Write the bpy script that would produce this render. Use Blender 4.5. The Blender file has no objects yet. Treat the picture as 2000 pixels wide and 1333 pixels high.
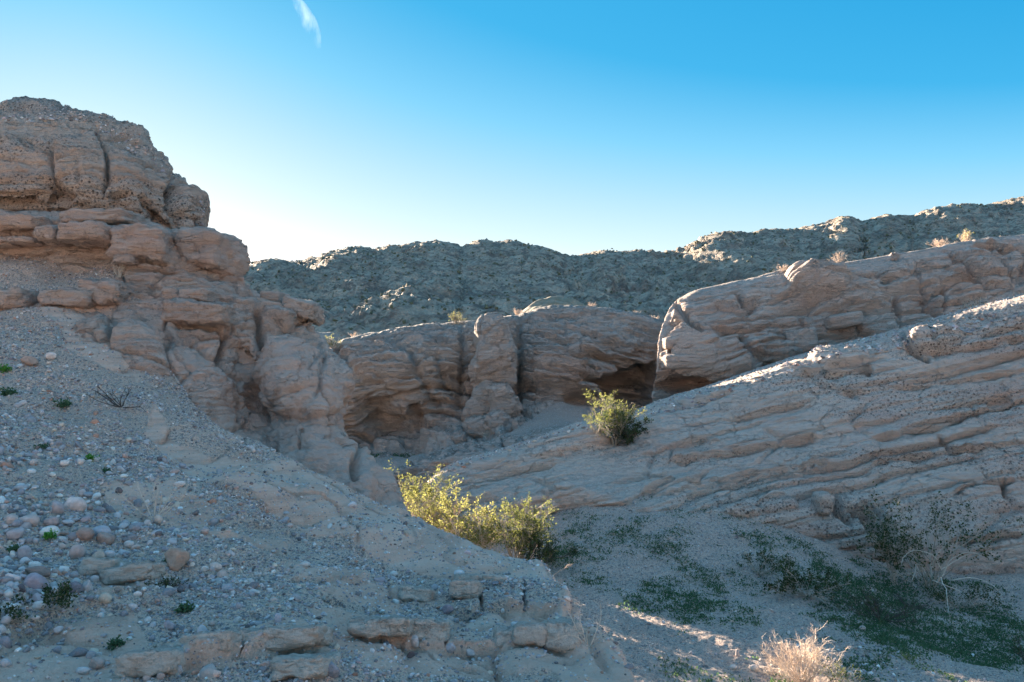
import bpy, math, random
import numpy as np
from mathutils import Vector
from math import radians, sin, cos, pi

# ------------------------------------------------------------------ camera, sky, sun, exposure
FPX = 1556.0; HZ = 760.0; CX = 1000.0; CY = 666.5      # focal length, horizon, centre, in photo pixels
PITCH = math.atan((HZ - CY) / FPX)
SC = bpy.context.scene
cam = bpy.data.cameras.new("camera"); cam.sensor_width = 36.0; cam.lens = 36.0 * FPX / 2000.0
cam.clip_start = 0.1; cam.clip_end = 12000
camo = bpy.data.objects.new("camera", cam); SC.collection.objects.link(camo)
camo.location = (0, 0, 0); camo.rotation_euler = (pi / 2 + PITCH, 0, 0); SC.camera = camo

SUN_AZ = radians(-28.5); SUN_EL = radians(11.6)           # azimuth from +Y towards +X
world = bpy.data.worlds.new("World"); SC.world = world; world.use_nodes = True
wn = world.node_tree.nodes; wl = world.node_tree.links; wn.clear()
sky = wn.new("ShaderNodeTexSky"); sky.sky_type = 'NISHITA'; sky.sun_disc = False
sky.sun_elevation = SUN_EL; sky.sun_rotation = SUN_AZ; sky.altitude = 300
sky.air_density = 1.0; sky.dust_density = 0.2; sky.ozone_density = 1.6
lum = wn.new("ShaderNodeRGBToBW"); lg = wn.new("ShaderNodeMath"); lg.operation = 'LOGARITHM'; lg.inputs[1].default_value = 2
mr = wn.new("ShaderNodeMath"); mr.operation = 'MULTIPLY_ADD'; mr.inputs[1].default_value = .14; mr.inputs[2].default_value = 0.09
def wmath(op, a, b):
    n = wn.new("ShaderNodeMath"); n.operation = op
    for i, v in enumerate((a, b)):
        if isinstance(v, (int, float)): n.inputs[i].default_value = v
        else: wl.new(v, n.inputs[i])
    return n.outputs[0]
wtc = wn.new("ShaderNodeTexCoord"); wsp = wn.new("ShaderNodeSeparateXYZ"); wl.new(wtc.outputs['Generated'], wsp.inputs[0])
pale = wmath('MINIMUM', .14, wmath('MULTIPLY', .34, wmath('POWER', wmath('MAXIMUM', 0.0, wmath('MULTIPLY', wmath('SUBTRACT', .46, wsp.outputs[2]), 2.17)), 2.0)))   # the air pales towards the horizon all round
tone = wn.new("ShaderNodeValToRGB")          # film response of the clear sky: deep cyan-blue away from the sun, white near it
SKY_STOPS = [(.0, (.15, .25, .365)), (.10, (.065, .185, .33)), (.21, (.010, .135, .27)), (.29, (.022, .165, .30)), (.37, (.085, .235, .345)), (.45, (.175, .285, .345)), (.54, (.27, .345, .37)), (.66, (.42, .42, .41)), (.78, (1.3, 1.2, 1.1)), (.85, (3.4, 3.1, 2.7)), (.95, (7.9, 6.8, 5.6))]
while len(tone.color_ramp.elements) < len(SKY_STOPS): tone.color_ramp.elements.new(.5)
for e, (p, c) in zip(tone.color_ramp.elements, SKY_STOPS): e.position = p; e.color = tuple(v / 8 for v in c) + (1,)
gain = wn.new("ShaderNodeVectorMath"); gain.operation = 'SCALE'; gain.inputs['Scale'].default_value = 27.5
bg = wn.new("ShaderNodeBackground"); bg.inputs[1].default_value = 0.10
wo = wn.new("ShaderNodeOutputWorld")
wl.new(sky.outputs[0], lum.inputs[0]); wl.new(lum.outputs[0], lg.inputs[0]); wl.new(lg.outputs[0], mr.inputs[0]); wl.new(wmath('ADD', mr.outputs[0], pale), tone.inputs[0])
wl.new(tone.outputs[0], gain.inputs[0]); wl.new(gain.outputs[0], bg.inputs[0]); wl.new(bg.outputs[0], wo.inputs[0])

sun = bpy.data.lights.new("sun", 'SUN'); sun.energy = 4.8; sun.angle = radians(0.5); sun.color = (1.0, 0.80, 0.60)
suno = bpy.data.objects.new("sun", sun); SC.collection.objects.link(suno)
SUNV = Vector((sin(SUN_AZ) * cos(SUN_EL), cos(SUN_AZ) * cos(SUN_EL), sin(SUN_EL)))
suno.rotation_euler = SUNV.to_track_quat('Z', 'Y').to_euler()
SC.view_settings.view_transform = 'Standard'; SC.view_settings.look = 'None'
SC.view_settings.gamma = 1; SC.view_settings.use_curve_mapping = False
SC.view_settings.exposure = 3.1

# ------------------------------------------------------------------ small numeric tools
rng = np.random.default_rng(7)
def W(px, py, Y):
    """the world point seen at photo pixel (px,py) at forward distance Y"""
    px = np.asarray(px, float); py = np.asarray(py, float); Y = np.asarray(Y, float)
    u = (px - CX) / FPX; v = (CY - py) / FPX
    c, s = cos(PITCH), sin(PITCH)
    dy = c - s * v; dz = s + c * v
    return np.stack([u / dy * Y, Y + 0 * u, dz / dy * Y], -1)
def proj(P):
    c, s = cos(PITCH), sin(PITCH)
    d = P[..., 1] * c + P[..., 2] * s; v = -P[..., 1] * s + P[..., 2] * c
    d = np.maximum(d, 0.05)
    return CX + FPX * P[..., 0] / d, CY - FPX * v / d
def sstep(a, b, x):
    t = np.clip((x - a) / (b - a), 0, 1); return t * t * (3 - 2 * t)
def _h(ix, iy, iz, seed):
    n = (ix * 374761393 + iy * 668265263 + iz * 2147483647 + seed * 974634777) & 0xFFFFFFFF
    n = ((n ^ (n >> 13)) * 1274126177) & 0xFFFFFFFF
    n = ((n ^ (n >> 16)) * 2246822519) & 0xFFFFFFFF
    return n ^ (n >> 15)
def pn(x, y, z, seed=0):
    """gradient noise, about -1..1"""
    x0 = np.floor(x).astype(np.int64); y0 = np.floor(y).astype(np.int64); z0 = np.floor(z).astype(np.int64)
    fx = (x - x0).astype(np.float32); fy = (y - y0).astype(np.float32); fz = (z - z0).astype(np.float32)
    u = fx * fx * (3 - 2 * fx); v = fy * fy * (3 - 2 * fy); w = fz * fz * (3 - 2 * fz)
    out = 0
    for dx in (0, 1):
        wx = u if dx else 1 - u
        for dy in (0, 1):
            wy = v if dy else 1 - v
            for dz in (0, 1):
                wz = w if dz else 1 - w
                h = _h(x0 + dx, y0 + dy, z0 + dz, seed)
                g = ((h & 1023) / 511.5 - 1) * (fx - dx) + (((h >> 10) & 1023) / 511.5 - 1) * (fy - dy) + (((h >> 20) & 1023) / 511.5 - 1) * (fz - dz)
                out = out + (wx * wy * wz) * g
    return out.astype(np.float32) * 1.5
def fbm(P, s, octv=4, seed=0, st=(1, 1, 1), gain=0.5):
    a = 1.0; o = 0
    for k in range(octv):
        f = s * 2.03 ** k
        o = o + a * pn(P[..., 0] * f * st[0] + 11.3 * k, P[..., 1] * f * st[1], P[..., 2] * f * st[2] - 7.7 * k, seed + k * 17)
        a *= gain
    return o
def worley(P, s, seed=0, st=(1, 1, 1)):
    """F1, F2, cell random"""
    X = P[..., 0] * s * st[0]; Y = P[..., 1] * s * st[1]; Z = P[..., 2] * s * st[2]
    x0 = np.floor(X).astype(np.int64); y0 = np.floor(Y).astype(np.int64); z0 = np.floor(Z).astype(np.int64)
    F1 = np.full(X.shape, 9.0, np.float32); F2 = F1.copy(); C = np.zeros(X.shape, np.float32)
    for dx in (-1, 0, 1):
        for dy in (-1, 0, 1):
            for dz in (-1, 0, 1):
                h = _h(x0 + dx, y0 + dy, z0 + dz, seed)
                a = (x0 + dx + 0.1 + 0.8 * (h & 1023) / 1023 - X); b = (y0 + dy + 0.1 + 0.8 * ((h >> 10) & 1023) / 1023 - Y)
                c = (z0 + dz + 0.1 + 0.8 * ((h >> 20) & 1023) / 1023 - Z)
                d = np.sqrt(a * a + b * b + c * c).astype(np.float32)
                r = ((h >> 5) & 4095) / 4095.0
                m = d < F1
                F2 = np.where(m, F1, np.minimum(F2, d)); C = np.where(m, r, C); F1 = np.where(m, d, F1)
    return F1, F2, C
def hash1(k, seed=0):
    return (_h(k.astype(np.int64), k.astype(np.int64) * 0 + 3, k.astype(np.int64) * 0 + 5, seed) & 65535) / 65535.0
def seams(P, tilt, h, seed, thr=.3):
    """long dark partings between beds, here and there: 0..1"""
    s = P[..., 2] - tilt[0] * P[..., 0] - tilt[1] * P[..., 1]
    s = s + h * .35 * pn(P[..., 0] * .25, P[..., 1] * .25, s * .3, seed + 9) + .04 * pn(P[..., 0] * 1.5, P[..., 1] * 1.5, s, seed + 8)
    q = s / h; k = np.floor(q); t = q - k; c = .2 + .6 * hash1(k, seed)
    m = sstep(thr - .2, thr + .15, pn(P[..., 0] * .35 / h ** .4, P[..., 1] * .35 / h ** .4, k * 5.1 + 2, seed + 3))
    u = (t - c) * h; w = .022 + .022 * h
    return m * np.where(u > 0, np.exp(-(u / (w * .5)) ** 2), np.exp(u / (w * 2.2)))      # sharp roof, sloping floor
def strata(P, tilt, h, seed, lat=0.0, nt=1.0):
    """relief of one family of beds: -0.5..0.5; tilt = rise of the beds per metre in x and y"""
    s = P[..., 2] - tilt[0] * P[..., 0] - tilt[1] * P[..., 1]
    s = s + h * 0.9 * (1 - lat) * pn(P[..., 0] * .35 / max(h, .25), P[..., 1] * .35 / max(h, .25), s * .5, seed + 9) + h * .5 * pn(s * .9 / h, s * 0, s * 0, seed + 4)
    q = s / h; k = np.floor(q); t = q - k
    r = hash1(k, seed); r2 = hash1(k, seed + 1)
    mod = 0.5 + 0.9 * pn(P[..., 0] * .5 / h ** .5, P[..., 1] * .5 / h ** .5, k * 3.7, seed + 2)       # a bed comes and goes along its length
    bump = 1 - np.abs(2 * t - 1) ** (3 + 5 * r2)                      # rounded bed face with a notch at each joint
    lip = t * (r2 > .45)                                              # harder beds stand out as a lip
    dk = np.minimum(t, 1 - t) * h; m3 = sstep(-.25, .25, pn(P[..., 0] * .8 / h ** .5, P[..., 1] * .8 / h ** .5, k * 5.1 + 2, seed + 3) + .7 * (r2 - .45))
    return -.5 * nt * m3 * np.exp(-(dk / (.05 * h + .010)) ** 2) + (r - .5) * .8 * np.clip(mod + .3, 0, 1.2) + .45 * (bump - .6) * np.clip(mod + .15, 0.0, 1.1) + .35 * (lip - .3) * np.clip(mod, 0, 1)

# ------------------------------------------------------------------ meshes
def link(o, parent=None):
    SC.collection.objects.link(o)
    if parent is not None: o.parent = parent
    return o
def mesh_from(name, V, F, mat, parent=None, smooth=True, uv=None, attrs=None):
    """V (n,3), F (m,k) all faces of one size"""
    me = bpy.data.meshes.new(name); V = np.ascontiguousarray(V, np.float32); F = np.ascontiguousarray(F, np.int32)
    k = F.shape[1]
    me.vertices.add(len(V)); me.vertices.foreach_set("co", V.ravel())
    me.loops.add(F.size); me.loops.foreach_set("vertex_index", F.ravel())
    me.polygons.add(len(F)); me.polygons.foreach_set("loop_start", np.arange(0, F.size, k, dtype=np.int32))
    try: me.polygons.foreach_set("loop_total", np.full(len(F), k, np.int32))
    except Exception: pass
    me.update(calc_edges=True)
    me.polygons.foreach_set("use_smooth", np.full(len(F), bool(smooth)))
    if attrs:
        for an, (dt, arr) in attrs.items():
            a = me.attributes.new(an, dt, 'POINT')
            if dt == 'FLOAT': a.data.foreach_set("value", np.ascontiguousarray(arr, np.float32).ravel())
            else: a.data.foreach_set("color", np.ascontiguousarray(arr, np.float32).ravel())
    if mat is not None: me.materials.append(mat)
    o = bpy.data.objects.new(name, me)
    return link(o, parent)
def tag(o, label=None, cat=None, group=None, kind=None):
    if label: o['label'] = label
    if cat: o['category'] = cat
    if group: o['group'] = group
    if kind: o['kind'] = kind
    return o
def empty(name, loc=(0, 0, 0)):
    o = bpy.data.objects.new(name, None); o.location = loc; o.empty_display_size = .2
    return link(o)
def gridfaces(nv, nu):
    i = np.arange(nv - 1)[:, None] * nu + np.arange(nu - 1)[None]
    return np.stack([i, i + 1, i + nu + 1, i + nu], -1).reshape(-1, 4)
def crom(A, t):
    """Catmull-Rom-ish interpolation of A (n,...) at parameters t in 0..n-1, limited slopes"""
    n = len(A); i = np.clip(np.floor(t).astype(int), 0, n - 2); f = (t - i)
    d = np.diff(A, axis=0)
    m = np.zeros_like(A); m[0] = d[0]; m[-1] = d[-1]
    if n > 2:
        m[1:-1] = .5 * (d[:-1] + d[1:])
        lim = 2.0 * np.minimum(np.abs(d[:-1]), np.abs(d[1:])) + .04 * np.minimum(1.0, np.maximum(np.abs(d[:-1]), np.abs(d[1:])))
        m[1:-1] = np.clip(m[1:-1], -lim, lim)
    sh = (-1,) + (1,) * (A.ndim - 1); f = f.reshape(sh)
    h00 = 2 * f ** 3 - 3 * f ** 2 + 1; h10 = f ** 3 - 2 * f ** 2 + f; h01 = -2 * f ** 3 + 3 * f ** 2; h11 = f ** 3 - f ** 2
    return h00 * A[i] + h10 * m[i] + h01 * A[i + 1] + h11 * m[i + 1]
TV = None
def patch(rows, ncol, step, mode='px', extra=None, world_rows_before=(), minstep=None):
    """rows: lists of (px,py,Y) polylines; returns base grid P (nv,nu,3) of world points.
    extra: function(end world points of each row) -> list of arrays appended as further columns"""
    R = []
    for r in rows:
        r = np.array(r, float)
        t = r[:, 0] if mode == 'px' else np.concatenate([[0], np.cumsum(np.hypot(np.diff(r[:, 0]), np.diff(r[:, 1])))])
        q = np.linspace(t[0], t[-1], ncol)
        R.append(np.stack([np.interp(q, t, r[:, k]) for k in range(3)], -1))
    R = np.array(R); G = W(R[..., 0], R[..., 1], R[..., 2])
    if extra is not None: G = np.concatenate([G] + [e[:, None] for e in extra(G[:, -1])], 1)
    for wr in world_rows_before: G = np.concatenate([wr(G)[None], G], 0)
    px, py = proj(G)
    on = (px > -180) & (px < 2180) & (py > 150) & (py < 1420)
    lu = np.where(on[:, 1:] & on[:, :-1], np.hypot(np.diff(px, axis=1), np.diff(py, axis=1)), 0); lv = np.where(on[1:] & on[:-1], np.hypot(np.diff(px, axis=0), np.diff(py, axis=0)), 0)
    du = np.percentile(lu, 88, axis=0); dv = np.percentile(lv, 88, axis=1)
    du = np.maximum(du, 8); dv = np.maximum(dv, 8)
    tu = np.concatenate([k + np.arange(max(2, int(d / step)), dtype=float) / max(2, int(d / step)) for k, d in enumerate(du)] + [[len(du)]])
    tv = np.concatenate([k + np.arange(max(2, int(d / step)), dtype=float) / max(2, int(d / step)) for k, d in enumerate(dv)] + [[len(dv)]])
    global TV, TU; TV = tv; TU = tu
    A = crom(G, tv); A = np.swapaxes(crom(np.swapaxes(A, 0, 1), tu), 0, 1)
    return A
def normals(P):
    du = np.gradient(P, axis=1); dv = np.gradient(P, axis=0)
    n = np.cross(du, dv); n /= np.maximum(np.linalg.norm(n, axis=-1, keepdims=True), 1e-9)
    return n
def outward(P, toward=None):
    """normals turned to the side of the camera / sky for the sheet as a whole"""
    n = normals(P)
    s = np.mean(np.sum(n * (-P), -1)) if toward is None else np.mean(n @ np.array(toward))
    return n if s > 0 else -n
def segdist(px, py, pts):
    best = np.full(px.shape, 1e9); sg = np.zeros(px.shape); tt = np.zeros(px.shape)
    n = len(pts) - 1
    for i in range(n):
        ax, ay = pts[i]; bx, by = pts[i + 1]; vx, vy = bx - ax, by - ay; L = vx * vx + vy * vy + 1e-9
        t = np.clip(((px - ax) * vx + (py - ay) * vy) / L, 0, 1)
        d = np.hypot(px - ax - t * vx, py - ay - t * vy)
        m = d < best
        best = np.where(m, d, best); tt = np.where(m, (i + t) / n, tt)
        sg = np.where(m, np.sign(vx * (py - ay) - vy * (px - ax)), sg)   # + below a stroke drawn left to right
    return best, sg, tt
def sculpt(D, px, py, strokes, seed=3):
    """add hand-traced joints, ledges, hollows and bulges (metres along the normal) to D"""
    wob = 5 * pn(px / 26., py / 26., px * 0, seed)
    wob2 = 5 * pn(px / 26., py / 26., px * 0 + 5, seed) + 1.2 * pn(px / 11., py / 11., px * 0 + 5, seed + 1)
    for st in strokes:
        kind, pts, w, a = st[:4]
        pts = np.array(pts, float); m = 3 * w + 12
        sel = (px > pts[:, 0].min() - m) & (px < pts[:, 0].max() + m) & (py > pts[:, 1].min() - m) & (py < pts[:, 1].max() + m)
        if not sel.any(): continue
        x = px[sel] + wob[sel]; y = py[sel] + wob2[sel]
        if kind in ('crack', 'ledge', 'step'):
            d, sg, t = segdist(x, y, pts)
            end = np.clip(np.minimum(t, 1 - t) * 7 + .15, 0, 1)
            if kind == 'crack': v = -a * np.exp(-(d / w) ** 2) * end
            elif kind == 'ledge':   # undercut below the line, lip above it
                sd = sg * d; amp = .45 + .55 * np.sin(t * 9.0 + a * 37 + pts[0, 0]) ** 2; b1 = sstep(-1.5, 3.5, sd); v = a * amp * (-.62 * b1 * np.exp(-np.clip(sd - 2, 0, 99) / w) + .3 * (1 - b1) * np.exp(-np.clip(-sd, 0, 99) / (w * 1.6))) * end
            else: v = np.where(sg > 0, -a * np.exp(-(d / w) ** 2), 0)
        elif kind in ('bulge', 'hollow'):   # pts = [(cx,cy),(rx,ry)], w unused, a = metres, st[4] = power, st[5] = rotation
            (cx, cy), (rx, ry) = pts
            rot = st[5] if len(st) > 5 else 0
            sel = (np.abs(px - cx) < rx * 1.6 + 15) & (np.abs(py - cy) < max(ry, rx * abs(sin(rot))) * 1.6 + 15)
            x = px[sel] + wob[sel] - cx; y = py[sel] + wob2[sel] - cy
            xx = x * cos(rot) + y * sin(rot); yy = -x * sin(rot) + y * cos(rot)
            pw = st[4] if len(st) > 4 else 2.5
            q = np.abs(xx / rx) ** pw + np.abs(yy / ry) ** pw
            v = a * np.clip(1 - q, 0, 1) ** .5
        elif kind == 'poly':    # recess / raise a polygon with soft edge w
            d, sg, t = segdist(x, y, np.vstack([pts, pts[:1]]))
            ins = np.zeros(x.shape, bool); n = len(pts)
            for i in range(n):
                ax, ay = pts[i]; bx, by = pts[(i + 1) % n]
                c = ((ay > y) != (by > y)) & (x < (bx - ax) * (y - ay) / (by - ay + 1e-9) + ax); ins ^= c
            v = np.where(ins, a * np.clip(d / w, 0, 1), 0)
        D[sel] += v
    return D
def inpoly(x, y, pts):
    ins = np.zeros(np.shape(x), bool); n = len(pts)
    for i in range(n):
        ax, ay = pts[i]; bx, by = pts[(i + 1) % n]
        ins ^= ((ay > y) != (by > y)) & (x < (bx - ax) * (y - ay) / (by - ay + 1e-9) + ax)
    return ins

# ------------------------------------------------------------------ materials
class NT:
    def __init__(s, name, rough=.95):
        s.m = bpy.data.materials.new(name); s.m.use_nodes = True; s.t = s.m.node_tree; s.n = s.t.nodes; s.l = s.t.links
        s.b = s.n['Principled BSDF']; s.b.inputs['Roughness'].default_value = rough
        s.b.inputs['Specular IOR Level'].default_value = .25
        s.pos = s.n.new('ShaderNodeNewGeometry')
    def new(s, t, **k):
        n = s.n.new(t)
        for a, b in k.items(): setattr(n, a, b)
        return n
    def put(s, inp, v):
        if isinstance(v, (int, float)): inp.default_value = (v, v, v, 1) if inp.type == 'RGBA' else v
        elif isinstance(v, (tuple, list)): inp.default_value = tuple(v) + ((1,) if len(v) == 3 and inp.type == 'RGBA' else ())
        else: s.l.new(v, inp)
    def mapping(s, scale=(1, 1, 1), rot=(0, 0, 0), src=None):
        n = s.new('ShaderNodeMapping'); s.l.new(src or s.pos.outputs['Position'], n.inputs[0])
        n.inputs['Scale'].default_value = scale; n.inputs['Rotation'].default_value = rot; return n.outputs[0]
    def noise(s, vec, scale, detail=4, rough=.55, dist=0.0):
        n = s.new('ShaderNodeTexNoise'); s.l.new(vec, n.inputs['Vector']); n.inputs['Scale'].default_value = scale
        n.inputs['Detail'].default_value = detail; n.inputs['Roughness'].default_value = rough; n.inputs['Distortion'].default_value = dist
        return n.outputs['Fac']
    def vor(s, vec, scale, feature='F1', rnd=1.0):
        n = s.new('ShaderNodeTexVoronoi', feature=feature); s.l.new(vec, n.inputs['Vector']); n.inputs['Scale'].default_value = scale
        n.inputs['Randomness'].default_value = rnd; return n
    def ramp(s, fac, stops, interp='LINEAR'):
        n = s.new('ShaderNodeValToRGB'); s.l.new(fac, n.inputs[0]); cr = n.color_ramp; cr.interpolation = interp
        while len(cr.elements) < len(stops): cr.elements.new(.5)
        for e, (p, c) in zip(cr.elements, stops):
            e.position = p; e.color = (c, c, c, 1) if isinstance(c, (int, float)) else tuple(c) + (1,)
        return n.outputs[0]
    def mix(s, fac, a, b, mode='MIX'):
        n = s.new('ShaderNodeMixRGB', blend_type=mode); s.put(n.inputs[0], fac); s.put(n.inputs[1], a); s.put(n.inputs[2], b); return n.outputs[0]
    def math(s, op, a, b=0.0, c=0.0, clamp=False):
        n = s.new('ShaderNodeMath', operation=op, use_clamp=clamp); s.put(n.inputs[0], a); s.put(n.inputs[1], b); s.put(n.inputs[2], c); return n.outputs[0]
    def attr(s, name):
        n = s.new('ShaderNodeAttribute', attribute_name=name); return n
    def bump(s, h, dist, strength=1.0, prev=None):
        n = s.new('ShaderNodeBump'); s.put(n.inputs['Height'], h); n.inputs['Distance'].default_value = dist; n.inputs['Strength'].default_value = strength
        if prev is not None: s.l.new(prev, n.inputs['Normal'])
        return n.outputs[0]
    def out(s, col, nrm=None):
        s.put(s.b.inputs['Base Color'], col)
        if nrm is not None: s.l.new(nrm, s.b.inputs['Normal'])
        return s.m
def rock_mat(name, tilt=(0, 0), pink=(.33, .225, .17), tan=(.36, .30, .245), dark=(.235, .175, .14), cong=0.3, grit=1.0, dust=.5, scale=1.0, gravelattr=False, crack=1.0, grain=1.0, attr=None):
    """bedded sandstone: colour bands along the beds, pebble speckle, fine cracks, grit on flat tops"""
    t = NT(name)
    rot = (0, math.atan(tilt[0]), 0)
    v = t.mapping((.16 * scale, .16 * scale, 2.4 * scale), rot)
    wv = t.mapping((1, 1, 1))
    warp = t.noise(wv, .7 * scale, 3)
    wadd = t.new('ShaderNodeVectorMath', operation='ADD'); t.l.new(v, wadd.inputs[0])
    ws = t.new('ShaderNodeVectorMath', operation='SCALE'); t.l.new(warp, ws.inputs[0]); ws.inputs['Scale'].default_value = .9; t.l.new(ws.outputs[0], wadd.inputs[1])
    bands = t.noise(wadd.outputs[0], 1.3, 6, .62)
    fine = t.noise(t.mapping((.8, .8, 9), rot), 2.4 * scale, 5, .65)
    col = t.ramp(bands, [(.30, dark), (.42, pink), (.52, tan), (.60, pink), (.72, tan)])
    col = t.mix(t.ramp(fine, [(.38, 0.0), (.56, .6)]), col, t.mix(.55, pink, dark))
    blot = t.noise(wv, .45 * scale, 5, .6)
    col = t.mix(t.ramp(blot, [(.4, 0.0), (.66, .75)]), col, tan)
    # pebbles set in the conglomerate beds
    cm = t.math('MULTIPLY', t.ramp(t.noise(wadd.outputs[0], .8, 3), [(.45, 0.0), (.58, 1.0)]), cong)
    pb = t.vor(wv, 16 * scale); pcol = t.ramp(pb.outputs['Color'], [(0, (.10, .085, .075)), (.35, (.17, .14, .12)), (.5, (.3, .26, .23)), (.75, (.34, .3, .27)), (.93, (.5, .48, .46))])
    pm = t.math('MULTIPLY', t.ramp(pb.outputs['Distance'], [(.22, 1.0), (.42, 0.0)]), cm)
    col = t.mix(pm, col, pcol)
    pb2 = t.vor(wv, 40 * scale)
    pm2 = t.math('MULTIPLY', t.ramp(pb2.outputs['Distance'], [(.2, 1.0), (.4, 0.0)]), t.math('ADD', t.math('MULTIPLY', cm, .7), .12))
    col = t.mix(pm2, col, t.ramp(pb2.outputs['Color'], [(0, (.1, .09, .085)), (.6, (.24, .2, .18)), (.9, (.5, .47, .45))]))
    # grit and dust lying on what faces up
    sep = t.new('ShaderNodeSeparateXYZ'); t.l.new(t.pos.outputs['Normal'], sep.inputs[0])
    up = t.math('ADD', sep.outputs[2], t.math('MULTIPLY', t.math('SUBTRACT', t.noise(wv, 5, 4), .5), .7))
    um = t.math('MULTIPLY', t.ramp(up, [(.78, 0.0), (.95, 1.0)]), dust)
    gr = t.vor(wv, 28 * scale); gcol = t.ramp(gr.outputs['Color'], [(0, (.13, .115, .1)), (.4, (.25, .22, .19)), (.75, (.34, .31, .28)), (.95, (.5, .48, .45))])
    col = t.mix(um, col, gcol)
    # hairline cracks
    ck = t.vor(t.mapping((.9, .9, 2.2), rot), 1.5 * scale, 'DISTANCE_TO_EDGE')
    wc = t.noise(wv, 4 * scale, 4)
    cvec = t.new('ShaderNodeVectorMath', operation='ADD'); t.l.new(t.mapping((.8, .8, 2.4), rot), cvec.inputs[0])
    cs = t.new('ShaderNodeVectorMath', operation='SCALE'); t.l.new(wc, cs.inputs[0]); cs.inputs['Scale'].default_value = .8 / scale; t.l.new(cs.outputs[0], cvec.inputs[1])
    t.l.new(cvec.outputs[0], ck.inputs['Vector'])
    line = t.ramp(ck.outputs['Distance'], [(0.0, 0.0), (.028, 1.0)])
    cmask = t.ramp(t.noise(wv, .9 * scale, 3), [(.46, 0.0), (.56, 1.0)])
    line = t.mix(t.math('MULTIPLY', cmask, crack), 1.0, line)
    if attr:
        av = t.attr(attr).outputs['Fac']; col = t.mix(av, t.mix(t.ramp(t.noise(wv, 1.5, 6, .65), [(.38, 0.0), (.62, 1.0)]), tuple(.42 * (p + q) for p, q in zip(pink, tan)), tuple(.82 * p for p in pink)), col)
    h1 = t.noise(wv, 9 * scale, 9, .68)
    h2 = t.noise(t.mapping((1, 1, 6), rot), 5 * scale, 7, .66)
    lam = t.ramp(t.noise(t.mapping((.7, .7, 13), rot), 2.2 * scale, 5, .6, .4), [(.40, 0.0), (.47, 1.0), (1.0, 1.0)])
    n = t.bump(t.math('MULTIPLY', h2, av) if attr else h2, .075 * grain / scale, .85); n = t.bump(h1, .08 / scale, .9, n); n = t.bump(line, .06 / scale, .9, n)
    stp = t.ramp(t.noise(t.mapping((.55, .55, 5), rot), 1.6 * scale, 7, .6, .3), [(k_ / 12, k_ / 12) for k_ in range(2, 11)], 'CONSTANT')
    n = t.bump(t.math('MULTIPLY', stp, av) if attr else stp, .16 * (.4 + .6 * grain) / scale, .8, n)
    chp = t.vor(t.mapping((1, 1, 1.5), rot), 2.6 * scale); chb = t.vor(wv, 8 * scale)
    n = t.bump(t.mix(.35, chp.outputs['Distance'], chb.outputs['Distance']), .05 / scale, .7, n); n = t.bump(t.math('MULTIPLY', lam, av) if attr else lam, .022 * grain / scale, .7, n)
    n = t.bump(t.math('MULTIPLY', t.math('ADD', pm, um), t.math('SUBTRACT', 1.0, pb.outputs['Distance'])), .035 / scale, .7, n)
    n = t.bump(t.noise(wv, 60 * scale, 4, .7), .008 * grit, .8, n)
    return t.out(col, n)
# ------------------------------------------------------------------ rock and soil materials
M_left = rock_mat("sandstone_left", (.02, 0), pink=(.59, .43, .36), tan=(.59, .49, .42), dark=(.44, .325, .275), cong=.35, dust=.6, attr='bed')
M_dome = rock_mat("conglomerate_dome", (.0, 0), pink=(.58, .43, .35), tan=(.59, .49, .41), dark=(.43, .33, .27), cong=1.0, dust=.9)
M_ramp = rock_mat("sandstone_ramp", (.2, 0), pink=(.60, .46, .395), tan=(.61, .53, .465), dark=(.47, .365, .315), cong=.85, dust=.35, scale=.8, grain=.5)
M_back = rock_mat("sandstone_back", (.06, 0), pink=(.59, .445, .38), tan=(.59, .495, .435), dark=(.45, .345, .295), cong=.3, dust=.5, scale=.75)
M_mid = rock_mat("sandstone_mid", (-.02, 0), pink=(.45, .37, .325), tan=(.46, .42, .38), dark=(.34, .285, .25), cong=.2, dust=.9, scale=.65)

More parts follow.
